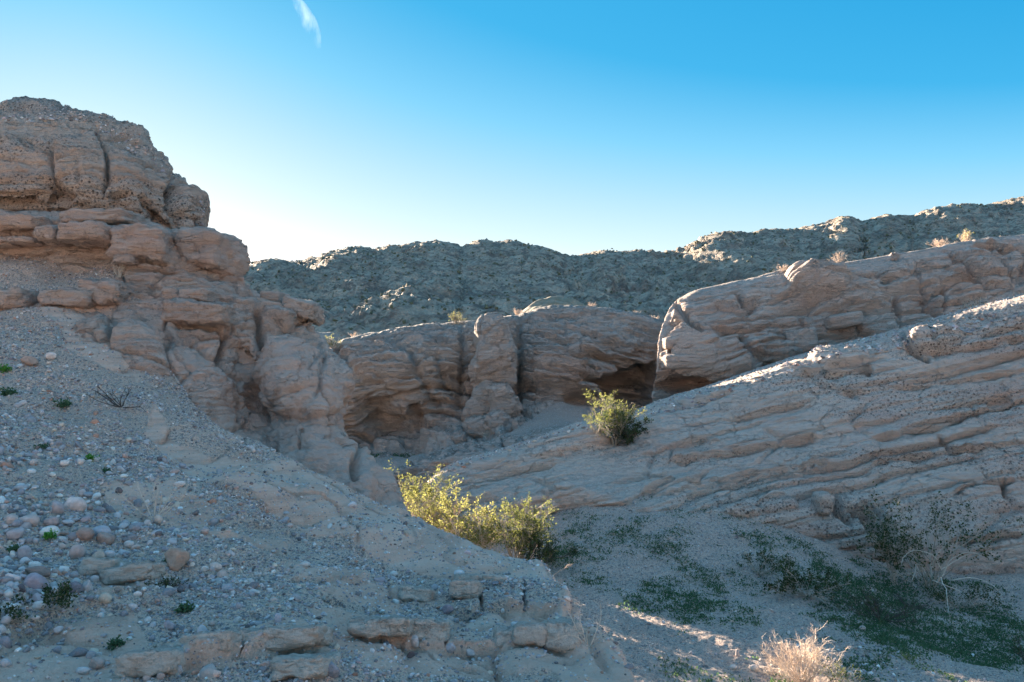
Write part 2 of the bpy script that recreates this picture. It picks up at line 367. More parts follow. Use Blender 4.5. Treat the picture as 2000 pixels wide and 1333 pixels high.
def soil_mat(name, base, pebbles, scale, attr=None, rockc=(.64, .43, .335)):
    t = NT(name); wv = t.mapping()
    n1 = t.noise(wv, 1.1, 5, .6)
    col = t.ramp(n1, [(.3, tuple(c * .8 for c in base)), (.7, base)])
    col = t.mix(t.ramp(t.noise(wv, 120, 3, .7), [(.4, 0.0), (.7, .5)]), col, tuple(min(1, c * 1.5) for c in base))
    hs = None
    for k, (sc, lo) in enumerate(((scale, .34), (scale * 2.3, .36), (scale * 5, .38))):
        v = t.vor(wv, sc)
        m = t.ramp(v.outputs['Distance'], [(lo - .08, 1.0), (lo, 0.0)])
        pc = t.ramp(v.outputs['Color'], [(0, (.12, .12, .13)), (.3, (.26, .255, .26)), (.5, (.38, .355, .33)), (.62, (.38, .29, .25)), (.75, (.48, .475, .48)), (.92, (.72, .70, .68))])
        dens = t.ramp(t.noise(wv, 1.7 + k, 4), [(.42 - .2 * pebbles, 0.0), (.6 - .2 * pebbles, 1.0)])
        m = t.math('MULTIPLY', m, dens)
        if attr: m = t.math('MULTIPLY', m, t.attr(attr).outputs['Fac'])
        col = t.mix(m, col, pc)
        hh = t.math('MULTIPLY', m, t.math('SUBTRACT', 1.0, v.outputs['Distance']))
        hs = hh if hs is None else t.math('ADD', hs, t.math('MULTIPLY', hh, 1 / (k * 2.0)))
    if attr:
        bands = t.noise(t.mapping((.35, .35, 7)), 2.2, 6, .65)
        rk = t.ramp(bands, [(.3, tuple(c * .72 for c in rockc)), (.5, rockc), (.65, (.64, .49, .40)), (.8, rockc)])
        rk = t.mix(t.ramp(t.noise(wv, 90, 3, .7), [(.4, 0.0), (.75, .5)]), rk, (.70, .57, .48))
        bm = t.ramp(t.math('ADD', t.attr(attr).outputs['Fac'], t.math('MULTIPLY', t.math('SUBTRACT', t.noise(wv, 3, 5), .5), .5)), [(.35, 0.0), (.6, 1.0)])
        col = t.mix(bm, rk, col)
    n = t.bump(t.noise(wv, 3.5, 8, .65), .08, .7); n = t.bump(hs, 1.0 / scale, 1.0, n); n = t.bump(t.noise(wv, 22, 6, .75), .03, .8, n); n = t.bump(t.noise(wv, 130, 4, .7), .006, 1.0, n)
    return t.out(col, n)
M_slope = soil_mat("gravel_soil", (.62, .47, .375), 1.0, 22, attr='gravel')
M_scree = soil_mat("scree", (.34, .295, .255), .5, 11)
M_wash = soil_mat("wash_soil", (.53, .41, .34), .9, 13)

# ------------------------------------------------------------------ the ground of the wash, out to the horizon
def zG(x, y):
    z = -3.62 + 0 * x
    z = z + 1.3 * sstep(14, 20, y) * np.exp(-((x - 3.9) / 3.5) ** 4)
    z = z + .12 * sstep(11, 16, y) * np.exp(-((x - 2.2) / 2.2) ** 2)
    z = z + .9 * sstep(22, 34, y) + .0 * x
    z = z + 1.2 * sstep(30, 120, y)
    z = z - .5 * np.exp(-((x - 9) / 3.5) ** 2) * np.exp(-((y - 13) / 4.0) ** 2)
    z = z + .12 * pn(x * .5, y * .5, x * 0, 5) + .05 * pn(x * 1.6, y * 1.6, x * 0, 6) + .022 * pn(x * 5, y * 5, x * 0, 8)
    return z
def make_ground():
    th = np.concatenate([np.linspace(-pi, -.12, 50), np.linspace(-.1, .76, 380), np.linspace(.79, pi, 36)])
    r = np.concatenate([np.linspace(2, 7.9, 12), 8 * (26 / 8.) ** np.linspace(0, 1, 320), np.geomspace(26.4, 60, 40), np.geomspace(65, 9000, 40)])
    T, Rr = np.meshgrid(th, r); X = Rr * np.sin(T); Y = Rr * np.cos(T)
    Z = zG(X, Y)
    Z = Z + .02 * pn(X * 14, Y * 14, X * 0, 12) * (Rr < 30)
    Z = np.where(Rr > 60, np.minimum(Z, -1.5), Z)
    Z = Z + .2 * np.clip(-Y - 22, 0, 260) * (1 - .7 * sstep(200, 600, Rr)) + np.where(Y < -20, 3, 0) * pn(X * .03, Y * .03, X * 0, 14)   # unseen slopes added behind the camera to bounce warm sunlight forward
    P = np.stack([X, Y, Z], -1)
    o = mesh_from("ground", P.reshape(-1, 3), gridfaces(*X.shape), M_wash)
    tag(o, kind='structure'); return P
P_ground = make_ground()

def lerp_rows(top, bot, fr):
    """rows between two polylines (by px); fr = [(fraction, dY)]"""
    xs = sorted(set([p[0] for p in top] + [p[0] for p in bot])); top = np.array(top, float); bot = np.array(bot, float)
    T = np.stack([np.interp(xs, top[:, 0], top[:, k]) for k in (1, 2)], -1); B = np.stack([np.interp(xs, bot[:, 0], bot[:, k]) for k in (1, 2)], -1)
    out = []
    for f, dY in fr:
        q = T * (1 - f) + B * f
        out.append([(x, a, b + dY) for x, (a, b) in zip(xs, q)])
    return out
def finish(name, P, n, D, mat, attrs=None, kind='structure', parent=None):
    P2 = P + n * D[..., None]
    o = mesh_from(name, P2.reshape(-1, 3), gridfaces(*P2.shape[:2]), mat, parent=parent, attrs=attrs)
    if kind: o['kind'] = kind
    return o, P2

# ------------------------------------------------------------------ far mountain
crest = [(250, 585), (350, 560), (440, 545), (460, 536), (500, 525), (530, 514), (560, 519), (600, 513), (630, 503), (660, 494), (700, 487), (725, 494), (760, 486), (800, 481), (850, 476), (880, 480), (900, 486), (940, 475), (965, 479), (1000, 475), (1030, 482), (1060, 487), (1100, 504), (1130, 508), (1160, 503), (1180, 498), (1240, 500), (1290, 505), (1330, 498), (1350, 485), (1400, 458), (1440, 457), (1470, 461), (1500, 452), (1540, 452), (1600, 444), (1650, 426), (1690, 440), (1710, 432), (1730, 425), (1780, 430), (1830, 411), (1880, 403), (1920, 405), (2000, 392), (2100, 385), (2300, 360)]
def make_mountain():
    top = [(x, y, 250) for x, y in crest]; foot = [(250, 710, 105), (1000, 710, 105), (2300, 725, 100)]
    rows = lerp_rows(top, foot, [(0, 0), (.12, -8), (.35, -14), (.65, -10), (1, 0)])
    rows.append([(x, y + 90, Y - 6) for x, y, Y in rows[-1]])
    up = lambda G: G[0] + np.array([0, 25, -2.5]); up2 = lambda G: G[0] + np.array([0, 160, -45])
    P = patch(rows, 64, 4.0, world_rows_before=(up, up2)); n = outward(P)
    px, py = proj(P)
    D = np.zeros(P.shape[:2], np.float32)
    # spurs and gullies running down the slope
    g = pn(P[..., 0] * .035, P[..., 2] * .02, P[..., 1] * .006, 31)
    D += 2.6 * (1 - 2 * np.abs(g)) + 1.2 * (1 - 2 * np.abs(pn(P[..., 0] * .09 + 3, P[..., 2] * .05, P[..., 1] * .02, 33))) - 6
    D += .8 * fbm(P, .16, 5, 40, gain=.65)
    F1, F2, C = worley(P, .22, 41, (1, 1, 1.4)); rocky = sstep(-.1, .5, fbm(P, .03, 3, 44))
    D += rocky * (1.0 * (C - .5) - .8 * np.exp(-((F2 - F1) / .12) ** 2))
    F1, F2, C = worley(P, .6, 42); D += (.3 + .8 * rocky) * (.45 * (C - .5))
    edge = np.exp(-np.clip(py - np.interp(px, [c[0] for c in crest], [c[1] for c in crest]), 0, 400) / 16)
    D = D * (1 - .15 * sstep(1200, 1400, px)) * (1 - .85 * edge) * (1 - .85 * sstep(650, 700, py))
    D = D + (.75 * fbm(P, .35, 5, 45, gain=.68) + .35 * (C - .5)) * (1 - .8 * sstep(650, 700, py))
    t = NT("mountain_rock"); wv = t.mapping()
    a = t.noise(wv, .05, 6, .62); b = t.noise(wv, .35, 6, .7)
    col = t.ramp(a, [(.33, (.25, .18, .14)), (.45, (.45, .37, .285)), (.58, (.57, .47, .37)), (.7, (.34, .24, .19))])
    col = t.mix(t.ramp(b, [(.42, .85), (.56, 0.0)]), col, (.17, .14, .12))
    col = t.mix(t.ramp(t.noise(wv, .16, 4), [(.55, 0.0), (.7, .8)]), col, (.62, .53, .42))
    v = t.vor(wv, .62); col = t.mix(t.ramp(v.outputs['Distance'], [(.14, .7), (.3, 0.0)]), col, (.11, .12, .08))
    v2 = t.vor(wv, 1.6); col = t.mix(t.ramp(v2.outputs['Color'], [(.6, 0.0), (.9, .55)]), col, (.36, .33, .28))
    nn = t.bump(t.noise(wv, .5, 9, .7), 2.2, .9); nn = t.bump(t.vor(wv, 1.2).outputs['Distance'], .6, .8, nn)
    return finish("mountain", P, n, D, t.out(col, nn))[1]
P_mtn = make_mountain()

# ------------------------------------------------------------------ middle cliff with its talus
def make_mid():
    top = [(520, 705, 36), (562, 700, 36), (576, 642, 36), (608, 645, 36), (624, 668, 36), (640, 680, 36), (668, 664, 36.3), (700, 655, 36.5), (760, 645, 37), (830, 634, 37.4), (910, 627, 37.5), (960, 624, 38), (1010, 615, 38), (1060, 601, 38.5), (1110, 596, 38.8), (1150, 598, 38.8), (1200, 604, 38.6), (1250, 612, 38.4), (1290, 624, 38.2), (1360, 650, 38)]  # hidden left end of the crest raised to keep low sun off the wash
    r1 = [(520, 740, 34.5), (640, 712, 34.6), (700, 690, 34.9), (830, 662, 35.4), (910, 650, 35.7), (1010, 632, 36.2), (1110, 622, 37), (1200, 630, 37), (1290, 650, 37), (1360, 670, 37)]
    r2 = [(520, 790, 33.4), (640, 760, 33.3), (700, 735, 33.4), (800, 700, 33.6), (910, 690, 34.3), (1010, 680, 35), (1110, 665, 35.2), (1200, 680, 35.8), (1290, 700, 36.6), (1360, 700, 37)]
    r3 = [(520, 840, 33), (640, 800, 33), (700, 775, 33), (800, 755, 33.2), (910, 745, 33.8), (1010, 730, 34.2), (1090, 725, 34), (1160, 740, 35), (1240, 750, 36.8), (1360, 750, 37)]
    r4 = [(520, 870, 33.2), (680, 835, 33.5), (760, 815, 34.1), (830, 800, 33.7), (910, 800, 33.2), (1000, 780, 33.4), (1090, 765, 33.5), (1150, 778, 35), (1240, 790, 36.8), (1360, 800, 37)]
    r5 = [(520, 885, 33.2), (680, 868, 33.4), (760, 855, 33.6), (830, 850, 33), (910, 835, 32.2), (1000, 815, 32.2), (1090, 785, 32.8), (1150, 796, 33.6), (1240, 812, 34.5), (1360, 820, 35)]
    r6 = [(520, 905, 32), (680, 885, 32.2), (760, 885, 32), (850, 878, 31), (930, 862, 30), (1000, 842, 29.5), (1090, 820, 29.3), (1150, 815, 30), (1240, 825, 31), (1360, 840, 31)]
    r7 = [(520, 930, 30), (760, 905, 29), (850, 892, 28), (930, 880, 27.5), (1000, 868, 27), (1090, 850, 26.6), (1240, 850, 27), (1360, 860, 28)]
    r8 = [(520, 960, 28), (760, 960, 26), (1000, 950, 25), (1360, 930, 26)]
    rows = [top, r1, r2, r3, r4, r5, r6, r7, r8]
    b1 = lambda G: G[0] + np.array([0, 6, .15]); b2 = lambda G: G[0] * np.array([3.2, 0, 0]) + np.array([0, 125, 4.6])
    P = patch(rows, 36, 2.4, world_rows_before=(b1, b2)); n = outward(P, (-.05, -.9, .4)); px, py = proj(P)
    # how much of it is rock face rather than talus
    tal = np.maximum(inpoly(px, py, [(925, 870), (1010, 838), (1060, 800), (1110, 778), (1180, 800), (1400, 815), (1400, 990), (500, 990), (500, 905), (720, 893)]).astype(float), (P[..., 1] > 40) * 1.0)
    face = 1 - tal
    D = np.zeros(P.shape[:2], np.float32)
    arch = P.copy(); arch[..., 2] = P[..., 2] + .035 * (P[..., 0] - 2.0) ** 2 * (P[..., 0] > 2) + .06 * (P[..., 0] + 3.2) ** 2 * (P[..., 0] < 1) * .6
    D += .5 * fbm(P, .22, 3, 51) + .13 * fbm(P, .9, 4, 52, gain=.6)
    S = .5 * strata(arch, (0, 0), 1.3, 53) + .42 * strata(arch, (0, 0), .5, 54, .3) + .26 * strata(arch, (0, 0), .19, 55, .4)
    S = .8 * S - .3 * seams(arch, (0, 0), .8, 821, .0) - .16 * seams(arch, (0, 0), .36, 822, .1)
    crm = np.interp(px, [520, 640, 700, 830, 910, 1010, 1060, 1150, 1250, 1360], [705, 680, 655, 634, 627, 615, 601, 598, 612, 650]); face = face * (.25 + .75 * sstep(0, 30, py - crm))
    F1, F2, C = worley(P, .32, 56, (1, 1, .7)); S += -.28 * np.exp(-((F2 - F1) / .05) ** 2) * sstep(.0, .4, fbm(P, .2, 2, 57)) + .25 * (C - .5)
    face = face * (TV >= 1.9)[:, None]
    D = D * (.25 + .75 * face) + S * face
    D += .06 * fbm(P, 3, 4, 58) * (.3 + .7 * face)
    st = [('poly', [(686, 770), (740, 762), (800, 775), (835, 800), (850, 850), (800, 880), (700, 862)], 40, -.55),
          ('bulge', [(778, 806), (30, 27)], 0, .6), ('hollow', [(812, 806), (14, 30)], 0, -.3),
          ('ledge', [(680, 842), (740, 846), (800, 862), (845, 852), (880, 830)], 9, .9), ('ledge', [(690, 868), (770, 874), (850, 868)], 6, .7),
          ('crack', [(800, 690), (815, 730), (845, 775), (860, 800)], 7, .4), ('crack', [(850, 700), (862, 740), (885, 780)], 6, .3), ('crack', [(900, 640), (905, 700), (900, 760), (890, 800)], 6, .4),
          ('ledge', [(700, 710), (760, 690), (830, 676), (900, 668)], 5, .35), ('ledge', [(795, 700), (850, 685), (905, 690)], 5, .4), ('ledge', [(840, 740), (880, 725), (905, 722)], 5, .4),
          ('crack', [(1012, 620), (1014, 680), (1010, 750), (1014, 790)], 7, .5), ('ledge', [(1014, 752), (1060, 758), (1110, 772), (1160, 780)], 7, .9),
          ('bulge', [(1075, 730), (85, 40)], 0, .8, 2.2, .25), ('ledge', [(1020, 648), (1090, 660), (1160, 690), (1240, 705)], 5, .5), ('ledge', [(1030, 630), (1110, 640), (1200, 668), (1280, 680)], 5, .4),
          ('ledge', [(1060, 690), (1130, 706), (1190, 735), (1230, 740)], 6, .6), ('poly', [(1170, 735), (1220, 722), (1285, 700), (1290, 800), (1240, 805), (1170, 780)], 22, -1.6),
          ('ledge', [(1160, 742), (1210, 745), (1270, 748)], 6, 1.0), ('ledge', [(1150, 765), (1200, 770), (1260, 776)], 6, .8),
          ('crack', [(640, 700), (655, 690), (668, 672)], 6, .6), ('bulge', [(745, 720), (60, 30)], 0, .5), ('bulge', [(850, 720), (50, 38)], 0, .4),
          ('bulge', [(870, 860), (45, 14)], 0, .5, 2.5, -.3)]
    D = np.where((TV < 1.9)[:, None], D, sculpt(D.copy(), px, py, st, 59))
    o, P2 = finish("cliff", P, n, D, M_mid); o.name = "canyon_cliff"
    # talus and scree: darker grit is the same soil as the wash
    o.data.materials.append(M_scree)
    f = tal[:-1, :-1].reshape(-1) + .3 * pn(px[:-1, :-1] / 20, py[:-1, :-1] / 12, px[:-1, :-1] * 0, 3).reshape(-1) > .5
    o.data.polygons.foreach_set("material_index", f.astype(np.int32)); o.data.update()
    return P2, n
P_mid, N_mid = make_mid()

# low ramp in front of it
def make_low():
    top = [(700, 960, 25), (745, 935, 25.5), (765, 918, 25.5), (800, 897, 26), (850, 886, 26.2), (900, 874, 26.2), (950, 864, 26), (1020, 850, 25.8), (1100, 838, 25.5), (1160, 826, 25.5), (1260, 810, 26.3), (1340, 800, 26.5)]
    bot = [(700, 1060, 22.5), (1340, 960, 23)]
    rows = lerp_rows(top, bot, [(0, 0), (.08, -.8), (.35, -.5), (.7, -.2), (1, 0)])
    P = patch(rows, 20, 2.4, world_rows_before=(lambda G: G[0] + np.array([0, 1.2, -.1]), lambda G: G[0] + np.array([0, 3.0, -1.2])))
    n = outward(P, (0, -.8, .6)); px, py = proj(P)
    D = .2 * fbm(P, .5, 4, 61) + .32 * strata(P, (.12, 0), .4, 62) + .15 * strata(P, (.12, 0), .13, 63) + .03 * fbm(P, 4, 3, 64)
    return finish("rock_ledge", P, n, D, M_mid)[1]
P_low = make_low()

# ------------------------------------------------------------------ upper right cliff
def wrapper(inx, dY, dz=(0, 0, 0)):
    def f(E):
        px, py = proj(E)
        return [W(px + a, py + c, E[:, 1] + b) for a, b, c in zip(inx, dY, dz)]
    return f
def make_back():
    rows = [[(2200, 440, 31), (2000, 459, 30.5), (1900, 470, 30.2), (1800, 488, 30), (1700, 505, 30), (1600, 519, 30), (1530, 526, 30), (1480, 541, 29.8), (1400, 560, 29.3), (1350, 572, 29), (1318, 592, 28.8)],
            [(2200, 458, 29.7), (2000, 478, 29.4), (1800, 507, 29), (1600, 538, 28.8), (1480, 558, 28.6), (1400, 577, 28.2), (1350, 590, 27.9), (1302, 618, 27.9)],
            [(2200, 560, 28.5), (2000, 560, 28.2), (1800, 580, 27.9), (1600, 600, 27.5), (1450, 625, 27), (1350, 645, 26.7), (1287, 655, 27.2)],
            [(2200, 640, 27.8), (1800, 650, 27.2), (1600, 665, 26.8), (1450, 680, 26.5), (1350, 695, 26.3), (1283, 700, 26.9)],
            [(2200, 700, 27.2), (1600, 715, 26.6), (1400, 726, 26.4), (1281, 732, 26.8)],
            [(2200, 760, 27.6), (1600, 758, 27.6), (1400, 748, 27.6), (1330, 750, 27.8), (1276, 755, 27.2)],
            [(2200, 800, 27), (1600, 790, 27), (1400, 775, 26.9), (1273, 785, 26.8)],
            [(2200, 870, 27), (1400, 860, 26.6), (1262, 860, 26.6)]]
    P = patch(rows, 34, 2.6, mode='arc', extra=wrapper((24, 80, 170), (.7, 2.2, 6), (-2, 0, 0)),
              world_rows_before=(lambda G: G[0] * np.array([1.12, 1, 1]) + np.array([0, 3, .1]), lambda G: G[0] * np.array([3.95, 0, 0]) + np.array([0, 120, 4.6])))
    n = outward(P, (-.2, -.9, .4)); px, py = proj(P)
    D = .3 * fbm(P, .3, 3, 71) + .12 * fbm(P, 1.3, 4, 72, gain=.6)
    Q = P.copy(); Q[..., 2] += -.012 * (P[..., 0] - 9) ** 2 * (P[..., 0] < 9) * -1.0
    S = .42 * strata(Q, (.14, 0), 1.1, 73, .3) + .2 * strata(Q, (.14, 0), .42, 74, .4) + .09 * strata(Q, (.14, 0), .16, 75, .5) - .25 * seams(Q, (.12, 0), .7, 811, .0) - .14 * seams(Q, (.14, 0), .33, 812, .1)
    F1, F2, C = worley(P, .55, 76, (1, 1, .6)); S += -.3 * np.exp(-((F2 - F1) / .05) ** 2) * sstep(-.1, .25, fbm(P, .3, 2, 77)) + .32 * (C - .5) * sstep(-.2, .2, fbm(P, .3, 2, 77))
    top = np.broadcast_to((TV < 1.9)[:, None], P.shape[:2])
    cr = np.interp(px, [1268, 1318, 1350, 1400, 1480, 1530, 1600, 1700, 1800, 1900, 2000, 2200], [780, 592, 572, 560, 541, 526, 519, 505, 488, 470, 459, 440])
    D = np.where(top, .12 * fbm(P, .3, 3, 71), np.maximum(D + S, -.3) * (.1 + .9 * sstep(0, 45, py - cr)) * (.7 + .3 * sstep(1300, 1400, px + (py - 600).clip(0, 100) * .8)))
    st = [('ledge', [(1900, 484), (1940, 476), (1985, 484)], 6, .9), ('ledge', [(1740, 503), (1755, 498)], 6, .5), ('hollow', [(1727, 556), (11, 7)], 0, -.6), ('ledge', [(1750, 565), (1800, 556), (1900, 545), (2000, 530)], 5, .35),
          ('ledge', [(1390, 600), (1440, 612), (1475, 602), (1530, 585), (1600, 560)], 6, .5), ('bulge', [(1590, 560), (60, 32)], 0, .6, 2.5, .15), ('bulge', [(1415, 700), (70, 34)], 0, .6),
          ('bulge', [(1510, 680), (60, 24)], 0, .5, 2.5, .1), ('bulge', [(1350, 660), (50, 20)], 0, .45), ('bulge', [(1340, 700), (50, 22)], 0, .45), ('bulge', [(1640, 590), (55, 30)], 0, .3),
          ('crack', [(1445, 655), (1450, 680), (1460, 700), (1475, 715)], 5, .6), ('crack', [(1440, 585), (1450, 600), (1470, 607)], 5, .5), ('crack', [(1750, 575), (1752, 595), (1765, 620)], 4, .4), ('crack', [(1800, 575), (1810, 600), (1845, 625)], 4, .4),
          ('crack', [(1845, 555), (1846, 610)], 3, .3), ('crack', [(1665, 620), (1680, 650), (1700, 665)], 4, .4), ('crack', [(1560, 620), (1580, 650), (1590, 680)], 4, .4), ('crack', [(1630, 520), (1640, 560), (1700, 540), (1760, 555)], 4, .4),
          ('crack', [(1320, 590), (1345, 640), (1370, 660)], 4, .5), ('ledge', [(1290, 730), (1340, 736), (1400, 730), (1470, 728), (1520, 712), (1560, 700)], 7, .7),
          ('poly', [(1296, 742), (1355, 738), (1352, 762), (1300, 768)], 7, -.4), ('poly', [(1380, 738), (1520, 722), (1450, 745), (1400, 752)], 7, -.4),
          ('ledge', [(1300, 630), (1360, 640), (1440, 648), (1500, 640)], 5, .45), ('ledge', [(1290, 675), (1340, 682), (1400, 672)], 5, .45), ('ledge', [(1400, 625), (1500, 618), (1560, 600), (1650, 590)], 4, .35), ('ledge', [(1660, 620), (1720, 596), (1760, 582), (1900, 560)], 5, .4)]
    D = np.where(top, D, sculpt(D.copy(), px, py, st, 78)); nearedge = sstep(27, 31, TU)[None, :]
    D = (D * (1 - nearedge) + np.clip(D, -.1, .35) * nearedge) * (1 - sstep(33.0, 34.0, TU))[None, :]
    return finish("cliff", P, n, D, M_back)[1], n
P_back, N_back = make_back()

# ------------------------------------------------------------------ bedded ramp on the right
ramp_crest = [(836, 940, 20.3), (862, 920, 20.8), (900, 903, 21.3), (960, 888, 22), (1000, 874, 22.5), (1050, 858, 23), (1100, 840, 23.5), (1160, 820, 24), (1180, 832, 24), (1195, 846, 24), (1212, 842, 24), (1235, 836, 24), (1262, 808, 24.8), (1290, 788, 25), (1340, 772, 25.1), (1400, 755, 25.2), (1500, 720, 25), (1600, 688, 24.5), (1700, 660, 24), (1800, 635, 23.6), (1870, 614, 23.3), (1950, 592, 23), (2000, 580, 22.8), (2200, 540, 22)]
ramp_crest = [(x, y, Y if x < 1000 else Y - (Y - 17.6) * .32 * min(1, (x - 1000) / 200)) for x, y, Y in ramp_crest]
def make_ramp():
    bot = [(836, 1010, 17.8), (900, 1010, 18), (1000, 985, 18.4), (1100, 960, 18.6), (1210, 990, 17.8), (1350, 1015, 17.5), (1580, 1022, 17.4), (1650, 1050, 17.1), (1800, 1075, 16.9), (2200, 1085, 16.4)]
    rows = lerp_rows(ramp_crest, bot, [(0, 0), (.05, -.8), (.3, -.75), (.55, -.5), (.8, -.3), (1, 0)])
    rows.append([(x, y + 90, Y - .1) for x, y, Y in rows[-1]])
    P = patch(rows, 50, 2.5, world_rows_before=(lambda G: G[0] + np.array([0, 1.6, -.05]), lambda G: G[0] + np.array([0, 5, -.5])))
    n = outward(P, (-.1, -.8, .5)); px, py = proj(P)
    D = .13 * fbm(P, .33, 3, 81) + .04 * fbm(P, 1.8, 4, 82, gain=.6)
    Q = P.copy(); T = (.225, 0)
    face = 1 - np.exp(-((py - np.interp(px, [c[0] for c in ramp_crest], [c[1] for c in ramp_crest])) / 12).clip(0, 9))
    S = .11 * strata(Q, T, .95, 83, .8, .3) + .05 * strata(Q, T, .36, 84, .85, .4) + .03 * strata(Q, T, .13, 85, .85, .5) - .28 * seams(Q, T, .8, 801, .08) - .14 * seams(Q, T, .37, 802, .16) - .05 * seams(Q, T, .17, 803, .1)
    F1, F2, C = worley(P, .5, 86, (.7, .7, 1.0)); S += -.12 * np.exp(-((F2 - F1) / .035) ** 2) * sstep(.1, .4, fbm(P, .3, 2, 87)) + .1 * (C - .5)
    face = np.where(py < np.interp(px, [c[0] for c in ramp_crest], [c[1] for c in ramp_crest]) - 1, 0, face)
    D = D * (.4 + .6 * face) + S * face + .025 * fbm(P, 5, 3, 88)
    st = [('ledge', [(1300, 892), (1380, 886), (1480, 870), (1560, 856), (1610, 848)], 7, .55), ('ledge', [(1385, 934), (1450, 926), (1530, 912), (1555, 908)], 5, .4), ('ledge', [(1560, 910), (1590, 900), (1620, 902)], 6, .4),
          ('ledge', [(1560, 728), (1620, 735), (1690, 722), (1702, 716)], 6, .5), ('hollow', [(1690, 722), (16, 7)], 0, -.4), ('ledge', [(1320, 782), (1370, 776), (1440, 768)], 5, .35), ('ledge', [(1700, 856), (1760, 842), (1840, 826), (1890, 806)], 7, .5),
          ('ledge', [(1620, 770), (1740, 755), (1860, 742), (2000, 722)], 6, .3), ('ledge', [(1240, 965), (1330, 948), (1450, 940), (1620, 915)], 4, .3),
          ('ledge', [(1300, 905), (1305, 880), (1330, 858), (1380, 850), (1410, 866)], 3, .25), ('poly', [(1330, 862), (1380, 854), (1405, 868), (1370, 884), (1318, 884)], 6, -.12),
          ('crack', [(1835, 845), (1850, 875), (1880, 880)], 4, .3), ('ledge', [(1700, 905), (1780, 890), (1860, 878), (2000, 862)], 6, .45), ('ledge', [(1860, 965), (1900, 945), (2000, 935)], 5, .35),
          ('crack', [(1962, 935), (1958, 960), (1962, 975)], 3, .3), ('crack', [(1618, 960), (1640, 990), (1665, 1020)], 9, .6), ('poly', [(1655, 985), (1690, 975), (1720, 990), (1760, 1040), (1700, 1045)], 12, -.6),
          ('crack', [(1655, 985), (1690, 996), (1730, 1000)], 4, .3), ('ledge', [(1850, 1052), (1920, 1048), (2000, 1040)], 6, .5), ('bulge', [(1640, 700), (60, 16)], 0, .2), ('ledge', [(1765, 690), (1850, 685), (1920, 675), (2000, 660)], 6, .5),
          ('bulge', [(1820, 665), (60, 20)], 0, .35, 2.4, -.15), ('crack', [(1760, 650), (1775, 680), (1800, 700), (1815, 705)], 5, .4), ('bulge', [(1450, 1000), (40, 10)], 0, .2), ('bulge', [(1520, 985), (40, 16)], 0, .25), ('bulge', [(1310, 950), (60, 14)], 0, .2, 2.4, -.1),
          ('ledge', [(870, 985), (930, 968), (1000, 955)], 6, .3), ('ledge', [(900, 935), (1000, 905), (1100, 880), (1200, 868)], 4, .18), ('hollow', [(1955, 785), (26, 14)], 0, -.2)]
    D = sculpt(D, px, py, st, 89)
    return finish("rock_ramp", P, n, D, M_ramp)[1], n
P_ramp, N_ramp = make_ramp()

